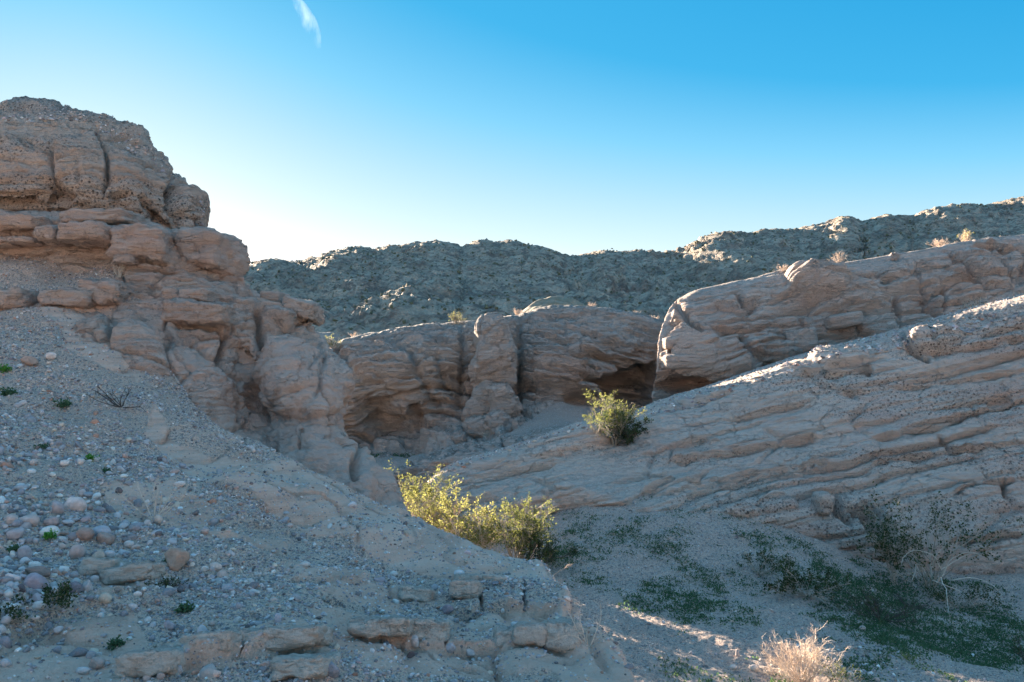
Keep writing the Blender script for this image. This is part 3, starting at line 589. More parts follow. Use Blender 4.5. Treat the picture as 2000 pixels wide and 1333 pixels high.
# ------------------------------------------------------------------ left outcrop: body and dome
def make_left():
    rows = [[(-160, 392, 14.6), (100, 398, 14.4), (200, 408, 14.4), (300, 426, 14.7), (380, 440, 15.1), (396, 446, 15.2)],
            [(-160, 425, 13.3), (80, 424, 13.3), (200, 427, 13.3), (300, 440, 13.6), (404, 452, 14.2)],
            [(-160, 470, 13.1), (200, 470, 13.0), (330, 470, 13.1), (432, 480, 14.0)],
            [(-160, 520, 13.6), (220, 515, 13.0), (330, 515, 12.9), (455, 519, 13.9)],
            [(-160, 560, 13.4), (280, 550, 12.7), (400, 552, 12.8), (462, 558, 13.6), (502, 570, 13.9)],
            [(-160, 610, 12.8), (80, 600, 12.4), (300, 600, 12.2), (450, 600, 12.5), (560, 602, 13), (606, 612, 13.6)],
            [(-160, 660, 12.2), (80, 640, 11.9), (200, 645, 11.4), (330, 650, 11.7), (450, 650, 12.2), (560, 650, 12.7), (622, 650, 13.4)],
            [(-160, 720, 12), (100, 690, 11.4), (200, 700, 11.0), (330, 690, 11.2), (420, 700, 11.8), (480, 700, 12.3), (560, 695, 12.0), (648, 698, 12.7)],
            [(-160, 800, 11.6), (150, 740, 11.2), (300, 755, 10.9), (400, 760, 11.2), (500, 760, 12.1), (560, 760, 11.4), (640, 760, 11.5), (684, 762, 12.2)],
            [(-160, 900, 11.3), (300, 800, 10.9), (400, 820, 10.9), (490, 830, 11.7), (560, 830, 11.2), (640, 830, 11.1), (676, 832, 11.8)],
            [(-160, 950, 11.2), (380, 850, 10.8), (480, 875, 10.9), (560, 880, 10.7), (640, 880, 10.6), (703, 878, 11.3)],
            [(-160, 1000, 11.2), (400, 900, 10.7), (520, 915, 10.5), (620, 935, 10.2), (700, 935, 10.2), (754, 932, 10.8)],
            [(-160, 1050, 11.2), (500, 960, 10.4), (620, 970, 10.0), (700, 980, 9.8), (797, 980, 10.2)],
            [(-160, 1100, 11.2), (600, 1040, 9.9), (720, 1040, 9.5), (824, 1022, 9.8)],
            [(-160, 1250, 11.2), (600, 1250, 9.9), (760, 1250, 9.5), (900, 1250, 9.8)]]
    P = patch(rows, 34, 2.35, mode='arc', extra=wrapper((-5, -25, -70), (.45, 1.6, 4), (2, 2, 2)))
    n = outward(P, (.1, -.9, .4)); px, py = proj(P)
    D = .16 * fbm(P, .6, 3, 91) + .05 * fbm(P, 2.4, 4, 92, gain=.55)
    up = np.maximum(sstep(720, 620, py + 25 * pn(px / 60, py / 60, px * 0, 4)), .7 * sstep(370, 300, px)); up = np.maximum(up, .22)
    S = .16 * strata(P, (.03, 0), .5, 93) * (.1 + .9 * up) + .09 * strata(P, (.03, 0), .17, 94) * (.08 + .92 * up) + .05 * strata(P, (.03, 0), .06, 95) * up - .12 * seams(P, (.03, 0), .42, 831, .05) * (.1 + .9 * up) - .06 * seams(P, (.03, 0), .18, 832, .1) * (.15 + .85 * up)
    F1, F2, C = worley(P, 1.1, 96, (1, 1, 1.1)); S += -.1 * np.exp(-((F2 - F1) / .04) ** 2) * sstep(-.2, .15, fbm(P, .5, 2, 97)) * (.45 + .55 * up) + .07 * (C - .5)
    D = D + S + .012 * fbm(P, 11, 3, 98)
    # rain flutes on the lower face
    D += (1 - up) * (.07 * pn(P[..., 0] * 2.2 + P[..., 2] * .8, P[..., 1] * .5, P[..., 2] * .35, 99) + .03 * pn(P[..., 0] * 6 + P[..., 2] * 1.5, P[..., 1] * 2, P[..., 2] * .9, 199) + .035 * fbm(P, 4, 4, 198, gain=.6))
    F1, F2, C = worley(P, 2.6, 197, (1, 1, .7)); D += -.035 * np.exp(-((F2 - F1) / .07) ** 2) * sstep(-.1, .3, fbm(P, 1.0, 2, 196)) + .03 * (C - .5)
    st = [('crack', [(232, 625), (214, 655), (205, 690), (195, 720)], 6, .22), ('crack', [(330, 640), (325, 690), (350, 740)], 8, .18), ('crack', [(345, 640), (420, 700), (470, 740), (500, 790)], 6, .15),
          ('crack', [(440, 640), (440, 670), (432, 700), (448, 730)], 6, .3), ('crack', [(505, 690), (500, 740), (500, 790), (520, 830)], 6, .22), ('crack', [(505, 590), (512, 640), (505, 690)], 7, .3),
          ('bulge', [(595, 745), (95, 75)], 0, .25, 2.4), ('ledge', [(510, 690), (560, 672), (620, 672), (660, 695)], 5, .2), ('crack', [(610, 680), (625, 720), (625, 760), (615, 785)], 3, .08),
          ('ledge', [(335, 622), (385, 625), (425, 632), (440, 645)], 7, .45), ('ledge', [(345, 640), (400, 650), (450, 660)], 4, .2), ('bulge', [(150, 640), (70, 45)], 0, .12, 2.4, .15), ('bulge', [(265, 690), (70, 60)], 0, .10, 2.4, .3),
          ('crack', [(450, 750), (470, 790), (460, 830)], 4, .12), ('crack', [(530, 860), (535, 900)], 8, .25), ('crack', [(684, 850), (700, 880), (690, 930)], 4, .1), ('crack', [(590, 840), (585, 880)], 3, .1),
          ('hollow', [(484, 688), (5, 4)], 0, -.3), ('crack', [(620, 700), (600, 740)], 3, .06), ('ledge', [(240, 512), (330, 520), (420, 523)], 5, .25), ('ledge', [(430, 608), (460, 640), (450, 670)], 5, .25),
          ('crack', [(690, 900), (692, 950)], 7, .2), ('crack', [(400, 850), (470, 900), (500, 905)], 5, .1), ('ledge', [(280, 560), (350, 575), (450, 580)], 4, .15)]
    D = sculpt(D, px, py, st, 100)
    return finish("rock_outcrop", P, n, D, M_left, attrs={'bed': ('FLOAT', up)})
O_left, P_left = make_left()

def make_dome():
    rows = [[(-160, 270, 22), (60, 262, 22), (200, 290, 22), (290, 350, 21), (350, 420, 20), (380, 450, 19)],
            [(-160, 245, 18.2), (60, 219, 18.2), (190, 238, 18), (280, 290, 17.8), (340, 355, 17.4), (375, 410, 17), (390, 446, 16.6)],
            [(-160, 236, 16.4), (-60, 228, 16.3), (0, 218, 16.2), (20, 212, 16.2), (63, 208, 16.2), (106, 206, 16.2), (152, 213, 16.2), (197, 224, 16.2), (229, 236, 16.2), (254, 250, 16.2), (282, 263, 16.1), (293, 279, 16.1), (317, 307, 16), (337, 335, 15.9), (358, 353, 15.8), (375, 381, 15.7), (388, 409, 15.6), (397, 444, 15.5)],
            [(-160, 262, 15.1), (30, 240, 15), (110, 236, 15), (190, 252, 15), (260, 290, 15), (320, 350, 14.9), (360, 400, 15), (388, 450, 15.1)],
            [(-160, 310, 14.2), (60, 290, 14.1), (160, 300, 14.1), (240, 330, 14.2), (300, 375, 14.3), (340, 415, 14.5), (376, 456, 14.9)],
            [(-160, 370, 13.6), (60, 365, 13.6), (160, 370, 13.6), (240, 385, 13.8), (300, 405, 14.1), (340, 430, 14.4), (368, 462, 14.8)],
            [(-160, 408, 13.9), (60, 408, 13.9), (160, 404, 13.7), (250, 417, 13.9), (310, 438, 14.3), (350, 466, 14.8)],
            [(-160, 470, 14.6), (160, 470, 14.6), (350, 500, 15)]]
    P = patch(rows, 34, 2.2, mode='arc', extra=wrapper((-12, -40), (.8, 2.5), (4, 8)))
    n = outward(P, (.1, -.9, .4)); px, py = proj(P)
    D = .16 * fbm(P, .6, 3, 111) + .06 * fbm(P, 2.4, 5, 112, gain=.65)
    S = .12 * strata(P, (.0, 0), .45, 113) + .07 * strata(P, (.0, 0), .14, 114)
    F1, F2, C = worley(P, 9, 115); S += .035 * np.clip(.45 - F1, 0, 1) * 2 * (C > .35) * sstep(-.3, .2, fbm(P, .5, 3, 116, (.4, .4, 1.5)))
    F1, F2, C = worley(P, 1.0, 117, (1, 1, .5)); S += -.1 * np.exp(-((F2 - F1) / .04) ** 2) * sstep(.1, .4, fbm(P, .5, 2, 118)) + .05 * (C - .5)
    D = D + S + .02 * fbm(P, 9, 3, 119)
    st = [('crack', [(102, 285), (101, 320), (104, 345), (112, 362)], 3.5, .14), ('bulge', [(152, 320), (56, 62)], 0, .12, 2.6), ('crack', [(186, 243), (200, 290), (210, 320), (209, 360), (204, 385)], 4, .2),
          ('crack', [(188, 256), (210, 268), (250, 266)], 4, .2), ('bulge', [(45, 320), (55, 60)], 0, .07, 2.6), ('bulge', [(250, 340), (46, 60)], 0, .08, 2.6),
          ('crack', [(336, 340), (330, 365), (325, 392), (330, 418), (345, 443)], 5, .5), ('poly', [(92, 358), (112, 352), (152, 383), (132, 406), (94, 404)], 9, -1.5), ('poly', [(-60, 392), (60, 388), (75, 402), (60, 408), (-60, 410)], 7, -.5),
          ('poly', [(264, 388), (294, 393), (324, 443), (300, 440)], 9, -.55), ('crack', [(156, 330), (156, 370)], 3, .06), ('ledge', [(-60, 372), (20, 376), (85, 368), (104, 356)], 5, .15), ('hollow', [(232, 384), (18, 7)], 0, -.2),
          ('ledge', [(190, 230), (230, 250), (260, 268)], 4, .12), ('bulge', [(360, 420), (26, 50)], 0, .2, 2.5, .3)]
    D = sculpt(D, px, py, st, 120)
    return finish("rock_dome", P, n, D, M_dome)
O_dome, P_dome = make_dome()

# ------------------------------------------------------------------ foreground slope
def make_slope():
    rows = [[(-200, 440, 17), (150, 455, 16), (300, 600, 14.5)],
            [(-200, 462, 14.5), (0, 466, 14.2), (100, 466, 14.0), (160, 478, 13.7), (230, 520, 13.1), (290, 590, 12.6)],
            [(-200, 580, 12.3), (0, 590, 12.0), (80, 590, 12.0), (150, 600, 12.1), (250, 640, 11.9), (320, 700, 11.4)],
            [(-200, 700, 10.3), (0, 700, 10.2), (110, 705, 10.3), (200, 728, 10.25), (260, 745, 10.25), (340, 790, 10.3), (430, 850, 10.3)],
            [(-200, 800, 8.7), (0, 800, 8.8), (200, 795, 9.2), (320, 800, 9.7), (380, 822, 9.85), (440, 858, 9.9), (520, 893, 9.8)],
            [(-200, 900, 7.2), (0, 900, 7.4), (300, 890, 8.3), (450, 900, 8.9), (560, 925, 9.1), (640, 938, 9.15), (700, 958, 9.1)],
            [(-200, 1000, 6.05), (0, 1000, 6.2), (300, 985, 7.0), (500, 970, 7.8), (700, 985, 8.4), (760, 1000, 8.55), (812, 1023, 8.6)],
            [(-200, 1100, 5.05), (0, 1100, 5.2), (400, 1080, 6.1), (700, 1055, 7.1), (860, 1060, 7.6), (950, 1082, 7.6), (1030, 1098, 7.5)],
            [(-200, 1200, 4.3), (0, 1200, 4.4), (400, 1180, 5.0), (700, 1140, 5.9), (900, 1130, 6.4), (1040, 1135, 6.6), (1092, 1152, 6.55)],
            [(-200, 1333, 3.55), (0, 1333, 3.65), (300, 1330, 3.85), (600, 1300, 4.4), (850, 1240, 5.15), (1000, 1215, 5.6), (1085, 1205, 5.85), (1118, 1212, 5.9)],
            [(-200, 1450, 3.1), (0, 1450, 3.1), (600, 1420, 3.7), (900, 1340, 4.5), (1060, 1290, 4.95), (1140, 1270, 5.15), (1178, 1276, 5.2)],
            [(-200, 1600, 2.6), (0, 1600, 2.6), (700, 1560, 3.1), (1000, 1440, 3.9), (1200, 1350, 4.4), (1246, 1340, 4.5)],
            [(-200, 2000, 2.0), (0, 2000, 2.0), (800, 1900, 2.4), (1300, 1560, 3.4), (1400, 1500, 3.7)]]
    def ex(E):
        return [E + np.array(v) * np.ones((len(E), 1)) for v in ((.02, .16, -.2), (.2, .5, -1.0), (.5, .9, -2.8))]
    P = patch(rows, 40, 2.8, mode='arc', extra=ex)
    n = outward(P, (0, -.3, 1)); px, py = proj(P)
    bare = [(300, 790), (345, 862), (420, 885), (520, 905), (640, 925), (810, 1010), (1040, 1100), (1100, 1152), (1040, 1140), (900, 1122), (760, 1095), (690, 1068), (600, 1045), (540, 1010), (440, 975), (370, 940), (330, 900), (280, 840)]
    w = 22 * pn(px / 70, py / 30, px * 0, 5) + 8 * pn(px / 20, py / 10, px * 0, 6)
    b = inpoly(px + w, py + w * .6, bare).astype(float)
    b = np.maximum(b, (px > 1090) * 1.0)
    for pl in ([(560, 1105), (720, 1105), (720, 1135), (560, 1132)], [(330, 1250), (640, 1240), (640, 1300), (330, 1310)], [(190, 1120), (310, 1105), (310, 1150), (190, 1165)], [(600, 1205), (1120, 1190), (1240, 1333), (700, 1333)], [(70, 590), (230, 600), (330, 700), (280, 745), (150, 700)], [(0, 1230), (260, 1180), (300, 1250), (240, 1333), (0, 1333)],
               [(380, 1040), (560, 1050), (560, 1085), (380, 1070)], [(620, 1130), (780, 1130), (780, 1175), (620, 1170)], [(200, 960), (330, 950), (420, 1010), (380, 1060), (220, 1010)]):
        b = np.maximum(b, inpoly(px + w * .8, py + w * .4, pl) * .85)
    grav = np.clip(1 - b + .35 * pn(px / 9, py / 5, px * 0, 8) * (b > 0), 0, 1)
    for _ in range(3): grav[1:-1, 1:-1] = (grav[:-2, 1:-1] + grav[2:, 1:-1] + grav[1:-1, :-2] + grav[1:-1, 2:] + grav[1:-1, 1:-1]) / 5
    b = 1 - grav
    D = .13 * fbm(P, .7, 3, 131) + .035 * fbm(P, 2.6, 3, 132)
    st_ = strata(P, (-.09, .06), .22, 133)
    D += (.03 + .05 * b) * st_ + .02 * strata(P, (-.09, .06), .08, 134) * (.3 + b)
    F1, F2, C = worley(P, 9, 135); D += grav * .02 * np.clip(.5 - F1, 0, 1) * 2
    D += .006 * fbm(P, 16, 3, 136) * (.4 + grav)
    st = [('bulge', [(520, 965), (120, 38)], 0, .10, 2.2, .2), ('bulge', [(700, 1030), (130, 40)], 0, .08, 2.2, .35), ('crack', [(560, 925), (600, 950), (690, 975)], 4, .05), ('crack', [(670, 1020), (690, 1050), (700, 1070)], 3, .05),
          ('crack', [(480, 900), (540, 940)], 5, .05), ('ledge', [(420, 1005), (520, 1030), (600, 1045)], 8, .05), ('ledge', [(400, 1045), (470, 1060), (560, 1085)], 8, .05), ('crack', [(640, 1085), (760, 1100), (880, 1135)], 6, .04),
          ('poly', [(0, 1215), (110, 1190), (150, 1230), (0, 1240)], 20, -.1), ('ledge', [(0, 1235), (100, 1190), (180, 1170), (260, 1180)], 12, .06),
          ('ledge', [(870, 1180), (940, 1188), (1000, 1197), (1095, 1200)], 9, .16), ('ledge', [(670, 1264), (800, 1268), (870, 1270), (960, 1275), (1060, 1276), (1140, 1290)], 9, .15), ('crack', [(1100, 1195), (1130, 1250), (1190, 1320)], 8, .06),
          ('ledge', [(335, 1302), (470, 1298), (640, 1294)], 9, .13), ('ledge', [(190, 1160), (250, 1158), (310, 1138)], 7, .09), ('ledge', [(560, 1134), (640, 1132), (720, 1130)], 6, .08), ('ledge', [(600, 1172), (700, 1178), (850, 1190)], 7, .07),
          ('crack', [(938, 1140), (940, 1190)], 3, .1), ('crack', [(1028, 1140), (1022, 1165), (1024, 1198)], 3, .14), ('crack', [(880, 1142), (960, 1143), (1060, 1150)], 3, .05), ('crack', [(800, 1222), (796, 1266)], 3, .1), ('crack', [(873, 1222), (868, 1268)], 3, .1), ('crack', [(930, 1236), (960, 1262)], 3, .08),
          ('crack', [(1004, 1225), (1008, 1275)], 3, .1), ('crack', [(1062, 1225), (1060, 1280)], 3, .1), ('crack', [(465, 1250), (468, 1298)], 3, .1), ('crack', [(680, 1222), (800, 1220), (1000, 1224), (1130, 1222)], 3, .04), ('crack', [(900, 1290), (960, 1310), (980, 1333)], 3, .05),
          ('crack', [(820, 1270), (850, 1300), (940, 1320)], 3, .05), ('ledge', [(380, 1066), (480, 1072), (560, 1085)], 7, .06), ('ledge', [(220, 1345), (300, 1330), (400, 1320)], 8, .08), ('bulge', [(740, 1245), (60, 22)], 0, .05), ('bulge', [(550, 1272), (80, 24)], 0, .06, 2.6, -.08), ('bulge', [(400, 1278), (64, 22)], 0, .05, 2.6, -.1)]
    D = sculpt(D, px, py, st, 140)
    o, P2 = finish("gravel_slope", P, n, D, M_slope, attrs={'gravel': ('FLOAT', grav)})
    return o, P2, grav
O_slope, P_slope, GRAV = make_slope()
# ------------------------------------------------------------------ separate blocks of rock
def cube_sphere(n):
    """unit cube-sphere grid, welded only by position (six sheets)"""
    g = np.linspace(-1, 1, n + 1); A, B = np.meshgrid(g, g); o = np.ones_like(A)
    Vs, Fs, off = [], [], 0
    for s in (-1, 1):
        for ax in range(3):
            c = [None] * 3; c[ax] = o * s; c[(ax + 1) % 3] = A * s; c[(ax + 2) % 3] = B
            v = np.stack(c, -1).reshape(-1, 3); f = gridfaces(n + 1, n + 1) + off
            Vs.append(v); Fs.append(f); off += len(v)
    V = np.concatenate(Vs); F = np.concatenate(Fs)
    key = np.round(V * 1e5).astype(np.int64); _, idx, inv = np.unique(key, axis=0, return_index=True, return_inverse=True)
    return V[idx], inv.reshape(-1)[F]
CS = {}
def rot_m(rx, ry, rz):
    cx, sx, cy, sy, cz, sz = cos(rx), sin(rx), cos(ry), sin(ry), cos(rz), sin(rz)
    return np.array([[cz, -sz, 0], [sz, cz, 0], [0, 0, 1]]) @ np.array([[cy, 0, sy], [0, 1, 0], [-sy, 0, cy]]) @ np.array([[1, 0, 0], [0, cx, -sx], [0, sx, cx]])
def block(name, x0, y0, x1, y1, Y, thick, mat, parent=None, rot=0.0, yaw=0.0, pitch=0.0, sq=.42, rough=.06, beds=.1, seed=None, res=None, taper=0.0, kind=None):
    """one rounded block of bedded rock filling the given outline, its front at distance Y"""
    seed = int(x0 * 7 + y0 * 3) if seed is None else seed
    n = res or int(np.clip(max(x1 - x0, y1 - y0) / 6.0, 7, 28))
    if n not in CS: CS[n] = cube_sphere(n)
    V, F = CS[n]; V = V.copy()
    V = V / (np.abs(V) ** (2 / sq)).sum(-1, keepdims=True) ** (sq / 2)
    w = (x1 - x0) / FPX * Y / 2 * .95; h = (y1 - y0) / FPX * Y / 2 * .95
    N = V / np.linalg.norm(V, axis=1, keepdims=True)
    S = V * np.array([w, thick / 2, h]); m = min(w, h, thick / 2)
    if taper: S[:, 0] *= 1 - taper * (V[:, 2] + .2)
    Q = S + seed * 1.37
    d = rough * m * 4.2 * fbm(Q, .55 / m, 3, seed % 97) + rough * m * 1.1 * fbm(Q, 2.6 / m, 4, seed % 89, gain=.6)
    if beds: d = d + beds * m * (strata(Q, (0, 0), m * .55, seed % 83, .4) + .5 * strata(Q, (0, 0), m * .2, seed % 79, .4))
    F1, F2, C = worley(Q, 1.1 / m, seed % 71); d = d + rough * m * 1.6 * (C - .5) - rough * m * 1.4 * np.exp(-((F2 - F1) / .05) ** 2) * (C > .4)
    S = S + N * d[:, None]
    S = S @ rot_m(pitch, -rot, yaw).T
    c = W((x0 + x1) / 2, (y0 + y1) / 2, Y); c[1] += thick / 2 * .8
    o = mesh_from(name, S, F, mat, parent=None, attrs={'bed': ('FLOAT', np.full(len(S), .75))}); o.location = c
    if parent is not None: o.parent = parent
    if kind: o['kind'] = kind
    return o
LB = O_left; DB = O_dome
for b in [  # ledge beds right under the dome and down the outcrop
    (-30, 418, 84, 448, 12.9, 1.2), (66, 440, 116, 472, 12.65, 1.0), (112, 434, 214, 474, 12.6, 1.3), (113, 408, 256, 438, 13.1, 1.2, -.02), (208, 436, 330, 512, 12.7, 1.3, .05),
    (332, 446, 440, 532, 13.2, 1.6, .02), 
    (312, 560, 352, 592, 12.3, .8, -.1), (345, 562, 412, 590, 12.25, .9, .05), (308, 586, 446, 634, 12.0, 1.2, .06),
    (506, 568, 551, 594, 13.4, .8), (548, 582, 616, 622, 13.2, 1.0, .28), (505, 598, 575, 650, 12.9, 1.1, .3), (-40, 470, 25, 480, 12.9, .7), (220, 496, 262, 516, 12.6, .6),
    (-20, 462, 70, 476, 12.85, .8), (148, 545, 236, 592, 12.05, .7, .1), (70, 562, 180, 600, 11.9, .7, .03), (-40, 560, 42, 605, 11.75, .8, .05)]:
    x0, y0, x1, y1, Y, th = b[:6]
    block("sandstone_block", x0, y0, x1, y1, Y, th, M_left, parent=LB, rot=-(b[6] if len(b) > 6 else 0), sq=.3, rough=.10, beds=.08)
for b in [(322, 350, 382, 448, 14.9, 1.1, .55)]:
    block("conglomerate_block", b[0], b[1], b[2], b[3], b[4], b[5], M_dome, parent=DB, rot=0, sq=.7, rough=.07, beds=.05, taper=-.25)
MB_ = bpy.data.objects["canyon_cliff"]
# the tall split pillar standing out of the middle cliff
pil = block("rock_pillar", 914, 612, 1010, 775, 32.4, 3.0, M_mid, parent=MB_, rot=.05, sq=.62, rough=.07, beds=.06, taper=.16, res=44)
block("rock_slab", 915, 735, 968, 842, 32.2, 1.6, M_mid, parent=MB_, rot=-.5, sq=.5, rough=.06, beds=.1)
block("rock_slab", 950, 740, 1014, 828, 31.7, 1.8, M_mid, parent=MB_, rot=.25, sq=.62, rough=.07, beds=.3, taper=.25)
block("rock_slab", 946, 806, 1006, 872, 30.8, 1.6, M_mid, parent=MB_, rot=.45, sq=.6, rough=.07, beds=.3)
block("rock_slab", 905, 815, 965, 860, 31.3, 1.2, M_mid, parent=MB_, rot=.1, sq=.6, rough=.09, beds=.2)
block("rock_slab", 860, 845, 910, 878, 30.6, 1.0, M_mid, parent=MB_, rot=.3, sq=.6, rough=.09, beds=.2)
BC = bpy.data.objects["cliff"]
for b in [(1296, 690, 1400, 722, 26.0, 1.2, .02), (1400, 700, 1490, 740, 26.0, 1.2, .08), (1455, 672, 1530, 712, 26.2, 1.2, .1), (1296, 655, 1352, 684, 26.4, 1.2, .05), (1352, 664, 1440, 690, 26.2, 1.0, .05),
          (1540, 640, 1600, 690, 26.4, .9, .15), (1620, 610, 1690, 640, 26.6, .9, .2)]:
    block("rock_slab", *b[:6], M_back, parent=BC, rot=b[6], sq=.36, rough=.06, beds=.12)
RP = bpy.data.objects["rock_ramp"]
block("rock_knob", 1598, 962, 1632, 1008, 17.3, .6, M_ramp, parent=RP, rot=-.1, sq=.6, rough=.08, beds=.05)

# sandstone blocks bedded in the foreground slope
M_fore = rock_mat("sandstone_fore", (-.05, 0), pink=(.62, .51, .43), tan=(.65, .56, .485), dark=(.54, .44, .37), cong=.35, dust=.5, scale=2.2, grain=.3)
SL = O_slope[0] if isinstance(O_slope, tuple) else O_slope
fore_pts = P_slope.reshape(-1, 3); fpx, fpy = proj(P_slope)
nu_s = P_slope.shape[1]
def slope_at(px, py):
    """nearest visible slope vertex to a photo pixel: (iv, iu)"""
    d = (fpx[:, :-8] - px) ** 2 + (fpy[:, :-8] - py) ** 2 + 3 * np.maximum(P_slope[:, :-8, 1] - 14, 0)
    k = int(np.argmin(d)); return divmod(k, nu_s - 8)
for b in [(875, 1143, 938, 1178, .0), (937, 1143, 1027, 1194, .04), (1024, 1154, 1092, 1198, .03), (992, 1184, 1026, 1200, 0), (884, 1128, 936, 1145, .02), (940, 1130, 990, 1146, .05), (676, 1223, 800, 1263, .03), (792, 1223, 875, 1266, .06),
          (868, 1236, 928, 1270, .3), (892, 1222, 958, 1262, .12), (963, 1230, 1006, 1274, .1), (1003, 1225, 1064, 1268, .03), (1060, 1223, 1136, 1286, .05), (1020, 1262, 1100, 1310, .2), (338, 1256, 466, 1300, -.12), (466, 1248, 626, 1294, -.08),
          (190, 1120, 304, 1158, -.16), (150, 1098, 220, 1138, .05), (562, 1106, 626, 1132, .1), (622, 1106, 716, 1130, -.05), (220, 1290, 345, 1340, -.12), (380, 1040, 470, 1062, .1), (600, 1145, 700, 1172, .1), (775, 1155, 845, 1186, .15), (520, 1300, 640, 1345, -.1),
          (820, 1290, 930, 1335, .15), (640, 1275, 760, 1310, .1), (940, 1290, 1040, 1340, .2)]:
    x0, y0, x1, y1, r = b
    iv, iu = slope_at((x0 + x1) / 2, y1); Y = P_slope[iv, iu, 1]
    block("sandstone_block", x0, y0, x1, y1, Y + .10, (x1 - x0) / FPX * Y * 1.2, M_fore, parent=SL, rot=-r, pitch=-.3, sq=.34, rough=.10, beds=.05)

# ------------------------------------------------------------------ stones
def ico(sub):
    import bmesh
    bm = bmesh.new(); bmesh.ops.create_icosphere(bm, subdivisions=sub, radius=1.0)
    V = np.array([v.co[:] for v in bm.verts]); F = np.array([[v.index for v in f.verts] for f in bm.faces]); bm.free(); return V, F
def octa():
    V = np.array([[1, 0, 0], [0, 1, 0], [-1, 0, 0], [0, -1, 0], [0, 0, 1], [0, 0, -1.]]); F = np.array([[0, 1, 4], [1, 2, 4], [2, 3, 4], [3, 0, 4], [1, 0, 5], [2, 1, 5], [3, 2, 5], [0, 3, 5]]); return V @ rot_m(.4, .3, .2).T * 1.15, F
ICO = {0: octa(), 1: ico(1), 2: ico(2), 3: ico(3)}
def stone_shapes(sub, k, seed, ang=.5):
    r = np.random.default_rng(seed); V0, F = ICO[sub]; out = []
    for i in range(k):
        V = V0 * (1 + .16 * pn(V0[:, 0] * 1.3 + i * 5, V0[:, 1] * 1.3, V0[:, 2] * 1.3, seed + i)[:, None])
        for _ in range(int(3 + 5 * ang)):
            nrm = r.normal(size=3); nrm /= np.linalg.norm(nrm); c = r.uniform(.55, .9)
            dd = V @ nrm; V = V - np.clip(dd - c, 0, None)[:, None] * nrm * ang * 1.3
        V = V * np.array([1, r.uniform(.6, .95), r.uniform(.45, .8)])
        out.append(V)
    return out, F
PAL = np.array([[.30, .31, .33], [.22, .235, .26], [.38, .385, .40], [.45, .44, .43], [.58, .57, .56], [.42, .335, .30], [.33, .20, .15], [.15, .145, .15], [.40, .35, .29], [.28, .27, .30], [.35, .31, .33], [.26, .28, .27]])
PW = np.array([.17, .14, .15, .12, .05, .06, .03, .08, .08, .06, .04, .02]); PW /= PW.sum()
tt = NT("stone", .85); ca = tt.attr("stone_col").outputs['Color']; wv_ = tt.mapping()
sc_ = tt.mix(tt.ramp(tt.noise(wv_, 35, 5, .7), [(.35, .5), (.65, 0.0)]), ca, tt.mix(1.0, ca, (.62, .6, .6), 'MULTIPLY'))
sc_ = tt.mix(tt.ramp(tt.noise(wv_, 160, 3, .7), [(.55, 0.0), (.75, .4)]), sc_, (.6, .58, .55))
M_stone = tt.out(sc_, tt.bump(tt.noise(wv_, 60, 6, .7), .012, .9))
def rand_rot(r, n, tiltmax=.5):
    a = r.uniform(0, 2 * pi, n); b = r.normal(0, tiltmax, n); c = r.normal(0, tiltmax, n)
    ca_, sa = np.cos(a), np.sin(a); cb, sb = np.cos(b), np.sin(b); cc, sc = np.cos(c), np.sin(c); o = np.ones(n); z = np.zeros(n)
    Rz = np.stack([ca_, -sa, z, sa, ca_, z, z, z, o], -1).reshape(n, 3, 3); Ry = np.stack([cb, z, sb, z, o, z, -sb, z, cb], -1).reshape(n, 3, 3)
    Rx = np.stack([o, z, z, z, cc, -sc, z, sc, cc], -1).reshape(n, 3, 3)
    return Rx @ Ry @ Rz
def scatter_mesh(name, pos, size, seed, sub=1, parent=None, ang=.85, tilt=.4, cols=None, mat=None):
    r = np.random.default_rng(seed); k = 9; shp, F = stone_shapes(sub, k, seed, ang); n = len(pos)
    R = rand_rot(r, n, tilt); which = r.integers(0, k, n); col = PAL[r.choice(len(PAL), n, p=PW)] if cols is None else cols
    col = np.clip(col * np.array([1.55, 1.42, 1.36]), 0, .78) * r.uniform(.65, 1.25, (n, 1)); nvs = len(shp[0]); asp = r.uniform(.75, 1.3, (n, 1, 3))
    T = np.stack(shp)[which] * asp * size[:, None, None]
    V = np.einsum('nij,nvj->nvi', R, T) + pos[:, None, :]
    FF = (F[None] + (np.arange(n) * nvs)[:, None, None]).reshape(-1, 3)
    C = np.repeat(np.concatenate([col, np.ones((n, 1))], 1)[:, None], nvs, 1)
    return mesh_from(name, V.reshape(-1, 3), FF, mat or M_stone, parent, smooth=sub > 1, attrs={'stone_col': ('FLOAT_COLOR', C.reshape(-1, 4))})
def sample_grid(P, weight, n, seed):
    """random points on a displaced grid, weight per cell times its area"""
    r = np.random.default_rng(seed)
    A = P[:-1, :-1]; B = P[:-1, 1:]; Cc = P[1:, :-1]
    area = np.linalg.norm(np.cross(B - A, Cc - A), axis=-1); w = (area * weight[:-1, :-1]).ravel(); w = w / w.sum()
    idx = r.choice(w.size, n, p=w); iv, iu = np.divmod(idx, P.shape[1] - 1); u = r.random((n, 1)); v = r.random((n, 1))
    return A[iv, iu] + u * (B - A)[iv, iu] + v * (Cc - A)[iv, iu]
def sizes(r, n, lo, hi, p=2.2): return lo * (1 - r.random(n) * (1 - (lo / hi) ** p)) ** (-1 / p)
